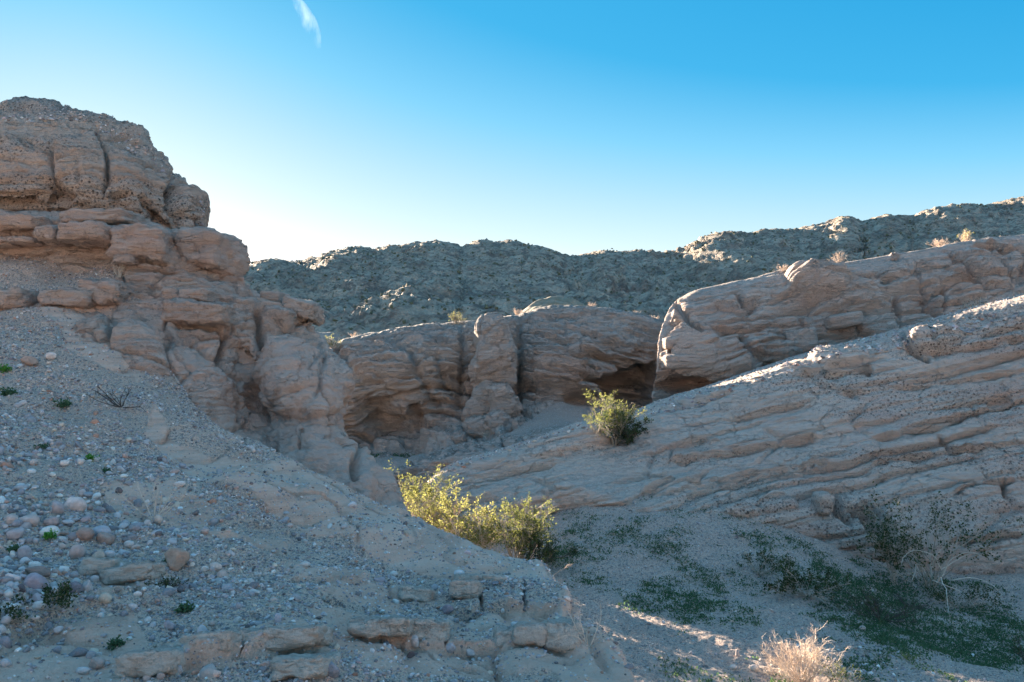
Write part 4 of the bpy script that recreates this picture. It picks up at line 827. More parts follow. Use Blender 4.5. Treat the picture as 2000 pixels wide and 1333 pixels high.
# slope gravel: thick in drifts, thin on the bare sandstone
px_, py_ = proj(P_slope)
vis = (px_ > -120) & (px_ < 1300) & (py_ > 380) & (py_ < 1450) & (P_slope[..., 1] < 15)
edge_cols = np.zeros(P_slope.shape[1], bool)
stream = .5 + .9 * pn(P_slope[..., 0] * 1.1 + .4 * P_slope[..., 1], P_slope[..., 1] * 1.6, P_slope[..., 0] * 0, 210) + .5 * pn(P_slope[..., 0] * 3.1, P_slope[..., 1] * 4, P_slope[..., 0] * 0, 211)
dens = (np.clip(stream, .03, 1.3) * (.22 + .78 * GRAV) + .06) * vis
near = 1 / (1 + np.exp((P_slope[..., 1] - 8.5) / .7))
r_ = np.random.default_rng(31)
p1 = sample_grid(P_slope, dens * near, 32000, 1); s1 = sizes(r_, len(p1), .007, .026, 1.9)
p2 = sample_grid(P_slope, dens * (1 - near), 19000, 2); s2 = sizes(r_, len(p2), .011, .040, 2.3)
p1[:, 2] += s1 * .12; p2[:, 2] += s2 * .12
g = scatter_mesh("gravel", p1, s1, 5, 1); tag(g, "loose grey gravel strewn over the near slope", "gravel", kind='stuff')
g = scatter_mesh("gravel", p2, s2, 7, 0); tag(g, "finer gravel farther up the slope under the left rocks", "gravel", kind='stuff')
p3 = sample_grid(P_slope, dens * near * (.3 + sstep(500, 100, px_)), 700, 3); s3 = sizes(r_, len(p3), .028, .055, 2.5); p3[:, 2] += s3 * .15
g = scatter_mesh("pebbles", p3, s3, 6, 2); tag(g, "larger pebbles lying among the gravel of the near slope", "pebbles", kind='stuff')

def single_stone(px, py, wpx, hpx, col, label, seed, group=None, P=None, ang=.5, sub=3, rot=0.0, name="stone", Y=None):
    """one stone filling the given size in the photo, resting on the slope or the wash"""
    if Y is None:
        iv, iu = slope_at(px, py + hpx * .35); base = P_slope[iv, iu]
    else: base = W(px, py + hpx * .35, Y); base[2] = zG(base[0:1], base[1:2])[0]
    Yd = base[1]; w = wpx / FPX * Yd / 2; h = hpx / FPX * Yd / 2
    V0, F = ICO[sub]; r = np.random.default_rng(seed)
    V = V0 * (1 + .14 * fbm(V0, .9, 2, seed)[:, None])
    for _ in range(int(2 + 9 * ang)):
        nrm = r.normal(size=3); nrm /= np.linalg.norm(nrm); c = r.uniform(.55, .88); dd = V @ nrm; V = V - np.clip(dd - c, 0, None)[:, None] * nrm * min(1, ang * 1.4)
    V = V * (1 + .04 * fbm(V0, 3.5, 3, seed + 1)[:, None])
    V /= np.abs(V).max(0); V = V * np.array([w, (w + h) / 2 * .9, h * 1.1]) @ rot_m(0, -rot, 0).T
    C = np.tile(np.array([min(.8, v * f_) for v, f_ in zip(col, (1.22, 1.1, 1.05))] + [1.0]), (len(V), 1)) * (1 + .25 * fbm(V0, 1.7, 3, seed + 2)[:, None])
    o = mesh_from(name, V, F, M_stone, attrs={'stone_col': ('FLOAT_COLOR', C)})
    o.location = base + np.array([0, 0, h * .55])
    if label: tag(o, label, "stone", group)
    return o
big = [(147, 985, 42, 30, (.62, .56, .54), "large pale pinkish cobble with a flat base, highest of the big stones at left", .35, .0),
       (112, 990, 24, 30, (.40, .37, .38), "grey cobble leaning against the large pale pinkish cobble", .5, .2),
       (97, 1040, 38, 24, (.66, .68, .66), "white cobble with bright green sprouts growing under it", .3, 0),
       (57, 1017, 40, 26, (.50, .44, .42), "knobbly pinkish cobble left of the large pale cobble", .5, 0),
       (24, 1014, 22, 22, (.48, .43, .41), "small round pinkish cobble by the left edge", .3, 0),
       (100, 1019, 30, 20, (.37, .33, .33), "dull purple grey cobble between two pale cobbles", .5, 0),
       (33, 1041, 36, 24, (.36, .37, .40), "blue grey flat cobble just left of the white cobble", .5, .1),
       (165, 1043, 36, 24, (.34, .27, .24), "smooth dark brown oval cobble right of the white cobble", .15, 0),
       (197, 1038, 38, 22, (.40, .44, .50), "blue grey oval cobble touching the smooth brown one", .3, -.1),
       (205, 1050, 36, 28, (.33, .27, .24), "brown angular cobble tucked below the blue grey oval cobble", .6, .2),
       (150, 1078, 30, 30, (.44, .36, .34), "round reddish cobble standing on edge below the brown oval one", .3, 0),
       (191, 1088, 28, 22, (.46, .38, .32), "tan and red round cobble beside the one standing on edge", .3, .1),
       (212, 1083, 24, 13, (.48, .52, .56), "thin pale blue flat stone right of the tan round cobble", .4, 0),
       (346, 1091, 50, 44, (.36, .29, .24), "big angular two tone rock with a dark facet, alone on the gravel", .9, .1),
       (70, 1136, 50, 32, (.36, .33, .38), "large purple grey wedge shaped rock near the left edge", .6, -.5),
       (74, 1116, 52, 22, (.26, .21, .19), "dark brown slab lying behind the purple grey wedge", .7, -.15),
       (42, 1148, 16, 16, (.14, .12, .13), "small near black stone at the tip of the purple grey wedge", .5, 0),
       (72, 1153, 30, 12, (.42, .47, .50), "thin pale blue flat stone under the purple grey wedge", .4, -.1),
       (148, 1147, 26, 26, (.22, .21, .24), "dark slate coloured cobble right of the purple grey wedge", .4, 0),
       (170, 1146, 22, 24, (.52, .47, .46), "pale pink cracked cobble next to the dark slate coloured one", .6, 0),
       (125, 1148, 20, 22, (.24, .18, .16), "rust brown cobble left of the dark slate coloured one", .5, 0),
       (48, 1080, 26, 28, (.37, .37, .40), "grey upright cobble near the left edge among small leaves", .5, .1),
       (234, 1110, 28, 20, (.52, .53, .54), "speckled black and white cobble on bare soil", .6, 0),
       (420, 1107, 24, 18, (.56, .52, .49), "white and tan round stone right of the two tone rock", .5, 0),
       (400, 1112, 16, 12, (.6, .6, .58), "small white stone touching the white and tan round one", .5, 0),
       (460, 986, 20, 20, (.45, .47, .52), "pale blue grey rock standing on the smooth sandstone hump", .6, .1),
       (516, 1024, 30, 24, (.33, .28, .27), "brown splintered rock on the smooth sandstone", .95, .3),
       (350, 945, 24, 12, (.62, .6, .58), "long white stone at the edge of the dry twigs", .4, .05),
       (310, 1014, 16, 20, (.50, .47, .43), "tan stone at the foot of the straw coloured dead shrub", .4, .1),
       (288, 1022, 16, 14, (.56, .5, .48), "pale round stone just left of the dead shrub's root", .3, 0),
       (55, 704, 34, 20, (.38, .29, .24), "flat brown boulder high on the gravel slope at left", .7, 0),
       (99, 694, 22, 14, (.60, .58, .56), "white oval stone high on the slope beside a flat brown boulder", .3, 0),
       (252, 1062, 20, 14, (.52, .53, .53), "pale flattish oval stone right of the brown angular cobble", .3, .1),
       (330, 1222, 26, 18, (.38, .36, .40), "grey lilac pointed rock with a thin stick beside it", .8, -.4),
       (395, 1223, 14, 11, (.46, .33, .22), "small orange brown stone near the pointed lilac rock", .4, 0),
       (188, 1292, 30, 24, (.40, .33, .30), "brown pink cobble at the bottom beside a pale stone", .5, .1),
       (160, 1310, 26, 16, (.50, .53, .55), "pale blue smooth stone at the bottom left", .3, -.2),
       (812, 1250, 20, 24, (.52, .52, .53), "white and grey pitted rock wedged between two sandstone blocks", .7, 0),
       (806, 1278, 24, 14, (.18, .13, .13), "dark red brown square rock below the pitted white one", .9, 0),
       (880, 1265, 22, 20, (.38, .42, .47), "blue grey rock resting on the broken sandstone blocks", .6, 0),
       (607, 1292, 36, 28, (.42, .43, .46), "grey blue cracked boulder at the bottom below the long slab", .8, 0),
       (612, 1308, 26, 24, (.36, .22, .17), "rust coloured rock below the grey blue cracked boulder", .7, .2),
       (648, 1308, 32, 30, (.27, .28, .32), "dark mottled boulder at the bottom right of the rust coloured rock", .8, 0),
       (895, 1120, 26, 14, (.58, .6, .62), "pale blue white stone on the smooth rock above the block joints", .5, 0),
       (985, 1130, 20, 10, (.5, .52, .55), "thin pale stone on the crest above the split block", .5, 0),
       (872, 1190, 26, 18, (.27, .23, .26), "dark purple flat stone among the ledge blocks", .7, .1),
       (876, 1188, 18, 16, (.45, .36, .32), "pink rounded stone just above the ledge blocks", .5, 0),
       (896, 1196, 18, 16, (.4, .36, .34), "grey pink stone below the dark purple flat one", .5, 0),
       (1005, 1221, 16, 14, (.6, .6, .6), "white round stone in the gap between two rows of blocks", .4, 0),
       (688, 985, 18, 12, (.56, .6, .64), "pale stone at the head of the rubble string near the crest", .6, 0),
       (745, 1010, 16, 9, (.6, .62, .66), "small white stone in the rubble string on the crest", .6, 0)]
for i, (x, y, w, h, c, lab, ang, ro) in enumerate(big):
    single_stone(x, y, w, h, c, lab, 500 + i, ang=ang, rot=ro)
# countable alike pebbles of the near slope
rs = np.random.default_rng(77)
cells = sample_grid(P_slope, dens * near * sstep(900, 100, px_), 1200, 8); cx_, cy_ = proj(cells)
kinds = [((.47, .47, .48), "pale grey pebble on the near gravel slope"), ((.28, .3, .34), "blue grey pebble on the near gravel slope"), ((.42, .33, .30), "pinkish brown pebble on the near gravel slope"), ((.66, .65, .63), "white pebble on the near gravel slope"), ((.17, .16, .17), "dark pebble on the near gravel slope")]
n_p = 0
for (P0, x, y) in zip(cells, cx_, cy_):
    if not (0 < x < 1150 and 870 < y < 1330): continue
    s = rs.uniform(9, 17) * (.75 if x > 400 else 1)
    k = rs.choice(5, p=[.34, .27, .16, .12, .11]); c, lab = kinds[k]
    single_stone(x, y, s * rs.uniform(.9, 1.25), s * rs.uniform(.6, .9), np.array(c) * rs.uniform(.85, 1.15), lab, 900 + n_p, group=lab.replace("pebble", "pebbles"), ang=rs.uniform(.4, 1.0), sub=2, rot=rs.normal(0, .3), name="pebble")
    n_p += 1
    if n_p >= 230: break
for o in SC.objects:
    if o.name.startswith("pebble") and o.get('category'): o['category'] = "pebble"

# stones of the wash, the ramp's crest and the tops
pxg, pyg = proj(P_ground)
wv2 = ((pxg > 900) & (pxg < 2100) & (pyg > 880) & (pyg < 1400)).astype(float)
cl = np.clip(.35 + .9 * pn(P_ground[..., 0] * .8, P_ground[..., 1] * .8, P_ground[..., 0] * 0, 301), .05, 1)
tal = np.exp(-((pxg - 1350) / 330) ** 2) * np.exp(-((pyg - 980) / 45) ** 2)
pg = sample_grid(P_ground, wv2 * (cl + 1.8 * tal), 12000, 21); sg_ = sizes(r_, len(pg), .010, .055, 2.6); pg[:, 2] += sg_ * .1
g = scatter_mesh("wash_gravel", pg, sg_, 22, 0); tag(g, "fine stones scattered over the wash floor and its talus", "gravel", kind='stuff')
c0 = W(1665, 1275, 10.8); rr = r_.normal(size=(260, 2)) * np.array([.55, .38]); pp = np.stack([c0[0] + rr[:, 0], c0[1] + .2 + rr[:, 1] * 1.4, 0 * rr[:, 0]], -1); pp[:, 2] = zG(pp[:, 0], pp[:, 1])
g = scatter_mesh("rubble_patch", pp, sizes(r_, 260, .02, .055), 23, 1); tag(g, "patch of pinkish rubble right of the sunlit dry bush", "rubble", kind='stuff')
for i, (x, y, w, h, c, lab) in enumerate([(1432, 1282, 16, 10, (.55, .54, .52), "leftmost of the two pale stones left of the sunlit dry bush"), (1473, 1284, 17, 15, (.62, .61, .58), "pale stone nearest the left side of the sunlit dry bush"), (1661, 1294, 14, 15, (.52, .53, .52), "white squarish stone below the rubble patch"),
        (1684, 1187, 14, 13, (.36, .31, .28), "round brown stone in the green ground cover"), (1339, 1048, 9, 10, (.62, .62, .6), "small white rock on the talus above the green patches"), (1784, 1301, 10, 8, (.6, .6, .6), "small white stone far right in the wash"),
        (1457, 1104, 11, 9, (.42, .36, .3), "tan stone on the slope left of the low dark bush"), (1440, 1260, 9, 16, (.4, .36, .35), "upright pink grey stone above the two pale stones"), (1898, 1214, 9, 8, (.6, .62, .64), "pale stone among green patches at the far right"), (1712, 1302, 12, 10, (.45, .36, .33), "pinkish stone right of the white squarish stone")]):
    Yg = 3.6 * FPX / (y + h * .4 - HZ); single_stone(x, y, w, h, c, lab, 700 + i, Y=Yg, ang=.5, sub=2)
# gravel caught along the ramp crest, the tops of the cliffs and the dome
def crest_stones(name, label, P, rows, n, lo, hi, seed, xr=None):
    w = np.zeros(P.shape[:2]); w[rows[0]:rows[1]] = 1
    if xr: q, _ = proj(P); w *= (q > xr[0]) & (q < xr[1])
    p = sample_grid(P, w, n, seed); s = sizes(np.random.default_rng(seed), n, lo, hi, 2.2); p[:, 2] += s * .2
    g = scatter_mesh(name, p, s, seed, 0); tag(g, label, "gravel", kind='stuff')
def row_of(P, ref_py_fn, lo, hi):
    q, z = proj(P); m = np.median(z - ref_py_fn(q), axis=1); idx = np.where((m > lo) & (m < hi) & (np.median(P[..., 1], axis=1) < 40))[0]
    return (idx.min(), idx.max() + 1)
rc = np.array([(a, b) for a, b, _ in ramp_crest], float)
crest_stones("crest_gravel", "rim of loose stones along the crest of the right hand ramp", P_ramp, row_of(P_ramp, lambda q: np.interp(q, rc[:, 0], rc[:, 1]), -6, 22), 3800, .02, .09, 41)
crest_stones("cap_gravel", "loose stones along the top edge of the upper right cliff", P_back, (4, 22), 2500, .02, .08, 42)
dome_rows = row_of(P_dome, lambda q: np.interp(q, [-160, 0, 63, 152, 254, 317, 358, 397], [236, 218, 208, 213, 250, 307, 353, 444]), -14, 26)
crest_stones("dome_gravel", "pebbles loose on the rounded top of the left dome", P_dome, dome_rows, 2600, .012, .05, 43)
# ------------------------------------------------------------------ plants
def leaf_mat(name, col, trans):
    t = NT(name, .6); t.n.remove(t.b)
    ca = t.attr("leaf_v").outputs['Fac']
    c = t.mix(ca, tuple(v * .65 for v in col), tuple(min(1, v * 1.35) for v in col)); c2 = t.mix(ca, tuple(v * .7 for v in trans), trans)
    d = t.new('ShaderNodeBsdfDiffuse'); t.l.new(c, d.inputs[0]); tr = t.new('ShaderNodeBsdfTranslucent'); t.l.new(c2, tr.inputs[0])
    mx = t.new('ShaderNodeMixShader'); mx.inputs[0].default_value = .42; t.l.new(d.outputs[0], mx.inputs[1]); t.l.new(tr.outputs[0], mx.inputs[2])
    t.l.new(mx.outputs[0], t.n['Material Output'].inputs[0]); return t.m
def twig_mat(name, col):
    t = NT(name, .9); n = t.noise(t.mapping(), 25, 3)
    return t.out(t.mix(n, tuple(v * .75 for v in col), tuple(min(1, v * 1.2) for v in col)))
L_yellow = leaf_mat("leaf_yellow_sunlit", (.15, .17, .06), (.38, .39, .13)); L_green = leaf_mat("leaf_creosote", (.09, .115, .045), (.26, .29, .09))  # same creosote leaf, coloured yellower where sunlit: the light is in the colour
L_dark = leaf_mat("leaf_dark_shaded", (.065, .085, .045), (.10, .14, .05)); L_herb = leaf_mat("leaf_herb", (.09, .15, .09), (.14, .24, .10)); L_bright = leaf_mat("leaf_sprout", (.10, .26, .06), (.22, .45, .08))  # dark leaf also carries the shade on creosote bushes in its colour
T_gray = twig_mat("twig_grey", (.42, .37, .31)); T_dry = twig_mat("twig_straw", (.68, .56, .46)); T_dark = twig_mat("twig_dark", (.10, .085, .075)); T_pale = twig_mat("twig_bleached", (.62, .57, .5)); T_pink = twig_mat("twig_pinkish", (.50, .38, .31))
def tubes(name, pts, rad, mat, parent, sides=3):
    """pts (n,K,3), rad (n,K)"""
    n, K = pts.shape[:2]
    d = np.gradient(pts, axis=1); d /= np.maximum(np.linalg.norm(d, axis=-1, keepdims=True), 1e-9)
    ref = np.where(np.abs(d[..., 2:3]) > .9, np.array([1., 0, 0]), np.array([0, 0, 1.])); a = np.cross(d, ref); a /= np.maximum(np.linalg.norm(a, axis=-1, keepdims=True), 1e-9); b = np.cross(d, a)
    th = np.arange(sides) * 2 * pi / sides
    V = pts[:, :, None] + rad[:, :, None, None] * (np.cos(th)[None, None, :, None] * a[:, :, None] + np.sin(th)[None, None, :, None] * b[:, :, None])
    base = (np.arange(n) * K * sides)[:, None, None] + (np.arange(K - 1) * sides)[None, :, None]
    s = np.arange(sides)[None, None]; s2 = (s + 1) % sides
    F = np.stack([base + s, base + s2, base + s2 + sides, base + s + sides], -1).reshape(-1, 4)
    return mesh_from(name, V.reshape(-1, 3), F, mat, parent)
def leaves(name, C, size, mat, parent, r, flat=0.0, asp=.55):
    n = len(C); u = r.normal(size=(n, 3)); u[:, 2] = u[:, 2] * (1 - flat) + .4; u /= np.linalg.norm(u, axis=1, keepdims=True)
    w = np.cross(u, r.normal(size=(n, 3))); w /= np.maximum(np.linalg.norm(w, axis=1, keepdims=True), 1e-6)
    s = size * r.uniform(.6, 1.4, (n, 1)); u = u * s; w = w * s * asp
    V = np.stack([C, C + u * .5 + w * .5, C + u, C + u * .5 - w * .5], 1)
    F = np.arange(n * 4).reshape(n, 4); a = np.repeat(r.random(n), 4)
    return mesh_from(name, V.reshape(-1, 3), F, mat, parent, smooth=False, attrs={'leaf_v': ('FLOAT', a)})
def grow(r, start, direc, length, K, curl, sag=0.0):
    n = len(start); p = [start]; d = direc.copy()
    for k in range(K - 1):
        d = d + r.normal(size=(n, 3)) * curl; d[:, 2] -= sag * (k / K); d /= np.linalg.norm(d, axis=1, keepdims=True)
        p.append(p[-1] + d * (length / (K - 1))[:, None])
    return np.stack(p, 1), d
def bush(name, label, cat, base, H, Wd, stems=14, sub=7, twg=5, nleaf=3000, lsize=.035, lmat=None, tmat=None, seed=1, lean=(0, 0), thick=.012, spread=.9, group=None, curl=.16, sag=0.0, leafz=(0.3, 1.0), stemname="branch", up=.25, lflat=0):
    r = np.random.default_rng(seed); root = empty(name, tuple(base)); tag(root, label, cat, group)
    az = r.uniform(0, 2 * pi, stems); tl = r.uniform(.1, 1, stems) ** .7 * spread
    d = np.stack([np.sin(tl) * np.cos(az) * Wd / H + lean[0], np.sin(tl) * np.sin(az) * Wd / H + lean[1], np.cos(tl)], -1); d /= np.linalg.norm(d, axis=1, keepdims=True)
    st = np.stack([np.cos(az), np.sin(az), 0 * az], -1) * H * .04 * r.random((stems, 1)); st[:, 2] -= H * .03
    L = H * r.uniform(.62, .98, stems) / np.maximum(d[:, 2], .55) * .92
    P1, _ = grow(r, st, d, L, 7, curl, sag)
    m = stems * sub; si = np.repeat(np.arange(stems), sub); t = r.uniform(.3, .95, m) * 6; i = t.astype(int); f = (t - i)[:, None]
    s2 = P1[si, i] * (1 - f) + P1[si, i + 1] * f; d2 = P1[si, i + 1] - P1[si, i]; d2 /= np.linalg.norm(d2, axis=1, keepdims=True); d2 = d2 + r.normal(size=(m, 3)) * .55; d2[:, 2] += up; d2 /= np.linalg.norm(d2, axis=1, keepdims=True)
    P2, _ = grow(r, s2, d2, H * r.uniform(.14, .36, m), 5, curl * 1.3, sag)
    q = m * twg; sj = np.repeat(np.arange(m), twg); t = r.uniform(.25, 1, q) * 3.99; i = t.astype(int); f = (t - i)[:, None]
    s3 = P2[sj, i] * (1 - f) + P2[sj, i + 1] * f; d3 = P2[sj, i + 1] - P2[sj, i]; d3 /= np.linalg.norm(d3, axis=1, keepdims=True); d3 = d3 + r.normal(size=(q, 3)) * .6; d3[:, 2] += up * .6; d3 /= np.linalg.norm(d3, axis=1, keepdims=True)
    P3, _ = grow(r, s3, d3, H * r.uniform(.05, .15, q), 3, curl * 1.5, sag)
    k = thick
    rr_ = r.uniform(.6, 1.2, (stems, 1))
    if H >= .5 and stems <= 22:
        for q_ in range(stems): tubes(stemname, P1[q_:q_ + 1], np.linspace(1, .4, 7)[None] * k * rr_[q_:q_ + 1], tmat, root, 4)
    else: tubes(stemname, P1, np.linspace(1, .4, 7)[None] * k * rr_, tmat, root, 4)['kind'] = 'stuff'
    tubes("twigs", P2, np.linspace(.42, .2, 5)[None] * k * np.ones((m, 1)), tmat, root)['kind'] = 'stuff'
    tubes("fine_twigs", P3, np.linspace(.24, .12, 3)[None] * k * np.ones((q, 1)), tmat, root)['kind'] = 'stuff'
    if nleaf and lmat:
        z = P3[:, -1, 2] / H; wgt = np.clip((z - leafz[0]) / .15, .02, 1) * np.clip((leafz[1] - z) / .1 + 1, 0, 1)
        # foliage comes in tufts, some twigs are bare
        wgt *= (r.random(q) < .7); wgt /= wgt.sum()
        j = r.choice(q, nleaf, p=wgt); t = r.uniform(.1, 1, nleaf) * 1.99; i = t.astype(int); f = (t - i)[:, None]
        C = P3[j, i] * (1 - f) + P3[j, i + 1] * f + r.normal(size=(nleaf, 3)) * lsize * .55
        leaves("foliage", C, lsize, lmat, root, r, lflat)['kind'] = 'stuff'
    return root
def onG(px, Y):
    p = W(px, 1000, Y); p[2] = zG(p[0:1], p[1:2])[0]; return p
def on_grid(P, px, py, lo=0, hi=1e9):
    q, z = proj(P); d = (q - px) ** 2 + (z - py) ** 2 + 1e9 * ((P[..., 1] < lo) | (P[..., 1] > hi)); return P.reshape(-1, 3)[np.argmin(d)]
# --- sunlit thicket in the gap
bush("creosote_bush", "tall sunlit yellow green bush, leftmost of the thicket, against the ramp's tip", "bush", onG(848, 16.6), 1.78, .36, 12, 7, 5, 3000, .042, L_yellow, T_pink, 11, leafz=(.42, 1.1), thick=.014, spread=.55)
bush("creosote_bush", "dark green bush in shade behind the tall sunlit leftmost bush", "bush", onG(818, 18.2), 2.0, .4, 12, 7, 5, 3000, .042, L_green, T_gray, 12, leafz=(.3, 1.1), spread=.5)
bush("creosote_bush", "small leafy bush tip peeping over the brown rock's edge", "bush", onG(792, 17.2), 1.8, .18, 5, 6, 4, 700, .04, L_yellow, T_gray, 13, leafz=(.75, 1.1), spread=.5)
bush("creosote_bush", "broad bright yellow green bush in the middle of the sunlit thicket", "bush", onG(936, 15.2), 1.5, .38, 16, 8, 5, 4300, .040, L_yellow, T_dry, 14, leafz=(.38, 1.1), thick=.014, spread=.8, lean=(-.1, 0))
bush("creosote_bush", "olive green bush with dark base at the right end of the sunlit thicket", "bush", onG(1008, 15.4), 1.48, .5, 18, 8, 5, 5200, .040, L_green, T_gray, 15, leafz=(.25, 1.1), thick=.016, spread=.85, lean=(.08, 0))
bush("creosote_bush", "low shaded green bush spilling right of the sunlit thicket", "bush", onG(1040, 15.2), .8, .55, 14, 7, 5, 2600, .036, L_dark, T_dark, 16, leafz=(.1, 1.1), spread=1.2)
bush("dry_shrub", "tangle of straw coloured twigs with sparse leaves between two sunlit bushes", "shrub", onG(888, 14.8), 1.0, .5, 20, 7, 4, 1500, .035, L_yellow, T_dry, 17, leafz=(.3, 1.1), thick=.012, spread=1.1)
bush("dry_shrub", "fan of bare arching brown stems at the foot of the sunlit thicket", "shrub", onG(1000, 13.6), .85, .8, 34, 5, 3, 0, .03, None, T_pink, 18, thick=.013, spread=1.3, sag=.15, up=.1)
bush("dry_shrub", "upright dead stalks with a pale seed plume behind the slope's edge", "shrub", onG(1062, 12.4), .65, .5, 14, 4, 3, 160, .03, L_yellow, T_dry, 19, thick=.010, spread=.5)
# --- bush in the notch of the ramp
b0 = on_grid(P_ramp, 1198, 852, 19, 26); b0 = b0 + np.array([0, -.3, -.25])
bush("creosote_bush", "single bush in the rock notch, its tips yellow with sunlight", "bush", b0, 1.55, .6, 18, 8, 5, 3200, .045, L_green, T_gray, 20, leafz=(.35, 1.1), thick=.016, spread=.75)
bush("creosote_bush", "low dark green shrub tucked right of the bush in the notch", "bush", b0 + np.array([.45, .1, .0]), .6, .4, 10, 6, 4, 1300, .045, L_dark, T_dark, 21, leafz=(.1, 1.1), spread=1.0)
bush("creosote_bush", "second dark bush added as the shaded bottom of the single bush in the rock notch", "bush", b0 + np.array([0, .1, -.05]), 1.05, .55, 16, 8, 5, 4200, .045, L_dark, T_dark, 220, leafz=(.05, 1.1), spread=1.0)  # shade in the lower half of the notch bush, done with darker leaves
# --- right hand bushes
bush("creosote_bush", "large open bush with dark green leaves and bleached bare limbs against the ramp", "bush", onG(1812, 15.9) + np.array([0, 0, -.05]), 1.95, 2.1, 17, 6, 4, 2100, .052, L_dark, T_gray, 22, leafz=(.15, 1.2), thick=.018, spread=.95, curl=.2)
bush("creosote_bush", "leafy dark shrub left of the large open bush, at the hollow in the rock", "bush", onG(1742, 15.9), 1.35, .7, 9, 7, 5, 1300, .05, L_dark, T_gray, 23, leafz=(.1, 1.2), thick=.012, spread=.6)
rb = np.random.default_rng(5); st = np.tile(onG(1838, 15.3) + np.array([0, 0, .55]), (7, 1)) + rb.normal(size=(7, 3)) * .12
dd = np.array([[.3, -.2, .8], [-.4, -.2, .6], [.8, -.1, .5], [1, -.1, .3], [-.1, -.3, .9], [.5, -.4, -.2], [-.3, -.5, .1]]); dd /= np.linalg.norm(dd, axis=1, keepdims=True)
PP, _ = grow(rb, st, dd, rb.uniform(.7, 1.5, 7), 10, .14, .45)
o = empty("dead_shrub", tuple(st[0])); tag(o, "bleached dead limbs arching down in front of the large open bush", "dead shrub")
for q_ in range(7): tubes("dead_branch", PP[q_:q_ + 1] - st[0], np.linspace(1, .35, 10)[None] * np.full((1, 1), .011), T_pale, o, 5)
bush("creosote_bush", "low flat dark green bush with pale twigs, mid wash", "bush", onG(1572, 14.6), .62, 1.15, 16, 7, 4, 1900, .045, L_dark, T_gray, 24, leafz=(.15, 1.2), thick=.012, spread=1.25, lean=(.12, 0))
bush("dry_shrub", "smaller grey twiggy bush left of the low flat dark green one", "shrub", onG(1478, 15.4), .5, .95, 18, 6, 4, 700, .035, L_dark, T_gray, 25, thick=.009, spread=1.2)
bush("dry_shrub", "low dark brown leafless shrub in the green patches, centre right", "shrub", onG(1712, 13.7), .5, 1.05, 26, 7, 5, 400, .03, L_dark, T_dark, 26, thick=.008, spread=1.25)
bush("dry_shrub", "sprawl of fallen black twigs right of the low flat bush", "shrub", onG(1770, 14.6), .28, 1.1, 18, 6, 3, 0, .03, None, T_dark, 27, thick=.010, spread=1.5, up=0, sag=.05)
bush("dry_shrub", "dark weathered shrub at the right edge of the frame", "shrub", onG(1995, 12.0), .4, .45, 14, 6, 4, 260, .03, L_dark, T_dark, 28, thick=.008, spread=1.1)
bush("dry_shrub", "sparse grey twigs below the large open bush", "shrub", onG(1868, 15.0), .5, 1.3, 22, 6, 4, 900, .038, L_dark, T_gray, 29, thick=.008, spread=1.3)
bush("dry_shrub", "pale sunlit leafless bush, dense and feathery, at the bottom edge", "shrub", onG(1560, 10.15), .60, .60, 44, 9, 6, 0, .02, None, T_dry, 30, thick=.0075, spread=1.05, curl=.22, up=.15)
bush("dry_shrub", "thin greenish twigs right beside the sunlit feathery bush", "shrub", onG(1622, 10.1), .36, .5, 14, 5, 4, 300, .022, L_green, T_gray, 31, thick=.006, spread=1.1)
bush("green_tuft", "bright green sprouts under the left side of the sunlit feathery bush", "grass tuft", onG(1512, 9.9), .12, .5, 24, 3, 2, 900, .022, L_bright, L_bright, 32, thick=.004, spread=1.3, leafz=(-1, 2))
# --- plants on the skylines
def top_plant(P, px, py, hpx, wpx, label, seed, mat=T_dry, lm=None, nl=0, stems=22, spread=1.0, lo=20, hi=60, name="dry_shrub", cat="shrub", thick=None):
    b = on_grid(P, px, py, lo, hi); Y = b[1]; H = hpx / FPX * Y; Wd = wpx / FPX * Y / 2
    bush(name, label, cat, b - np.array([0, 0, .03]), H, Wd, stems, 6, 4, nl, .05 * H / .8, lm, mat, seed, thick=thick or .011 * Y / 30, spread=spread)
top_plant(P_back, 1638, 518, 30, 42, "straw coloured shrub on the upper cliff rim, above its cracked bulge", 40)
top_plant(P_back, 1532, 530, 18, 42, "low spiky dry shrub on the upper cliff rim, leftmost there", 41)
top_plant(P_back, 1590, 522, 14, 14, "tiny dry tuft between two shrubs on the upper cliff rim", 42, stems=9)
top_plant(P_back, 1838, 485, 22, 42, "rounded pale dome shaped shrub on the upper cliff rim", 43, stems=30, spread=1.2)
top_plant(P_back, 1886, 478, 34, 34, "fan shaped greenish straw shrub right of the rounded one on the rim", 44, lm=L_yellow, nl=260, spread=.7)
top_plant(P_back, 1948, 472, 10, 30, "lowest dry tuft near the right end of the upper rim", 45, stems=12)
top_plant(P_mid, 643, 690, 34, 44, "yellow straw bush behind the left rock's shoulder", 46, lm=L_yellow, nl=500)
top_plant(P_mid, 692, 662, 16, 24, "small pinkish dry tuft at the left top of the middle cliff", 47, stems=12)
top_plant(P_mid, 893, 634, 28, 36, "green leafy shrub on top of the middle cliff, left of the pillar", 48, mat=T_gray, lm=L_yellow, nl=520, name="creosote_bush", cat="bush")
top_plant(P_mid, 1014, 620, 20, 28, "pale dry shrub on the middle cliff just right of the pillar", 49)
top_plant(P_mid, 1155, 602, 14, 22, "small faded shrub above the middle cliff's highest part", 50, stems=14)
top_plant(P_mid, 1243, 614, 12, 20, "left one of two tiny straw tufts at the right end of the middle cliff", 51, stems=10)
top_plant(P_mid, 1280, 626, 14, 22, "right one of two tiny straw tufts at the right end of the middle cliff", 52, stems=12)
top_plant(P_ramp, 1905, 612, 34, 56, "dry shrub with dark base on the ramp's crest", 53, lm=L_dark, nl=260, lo=17, hi=26)
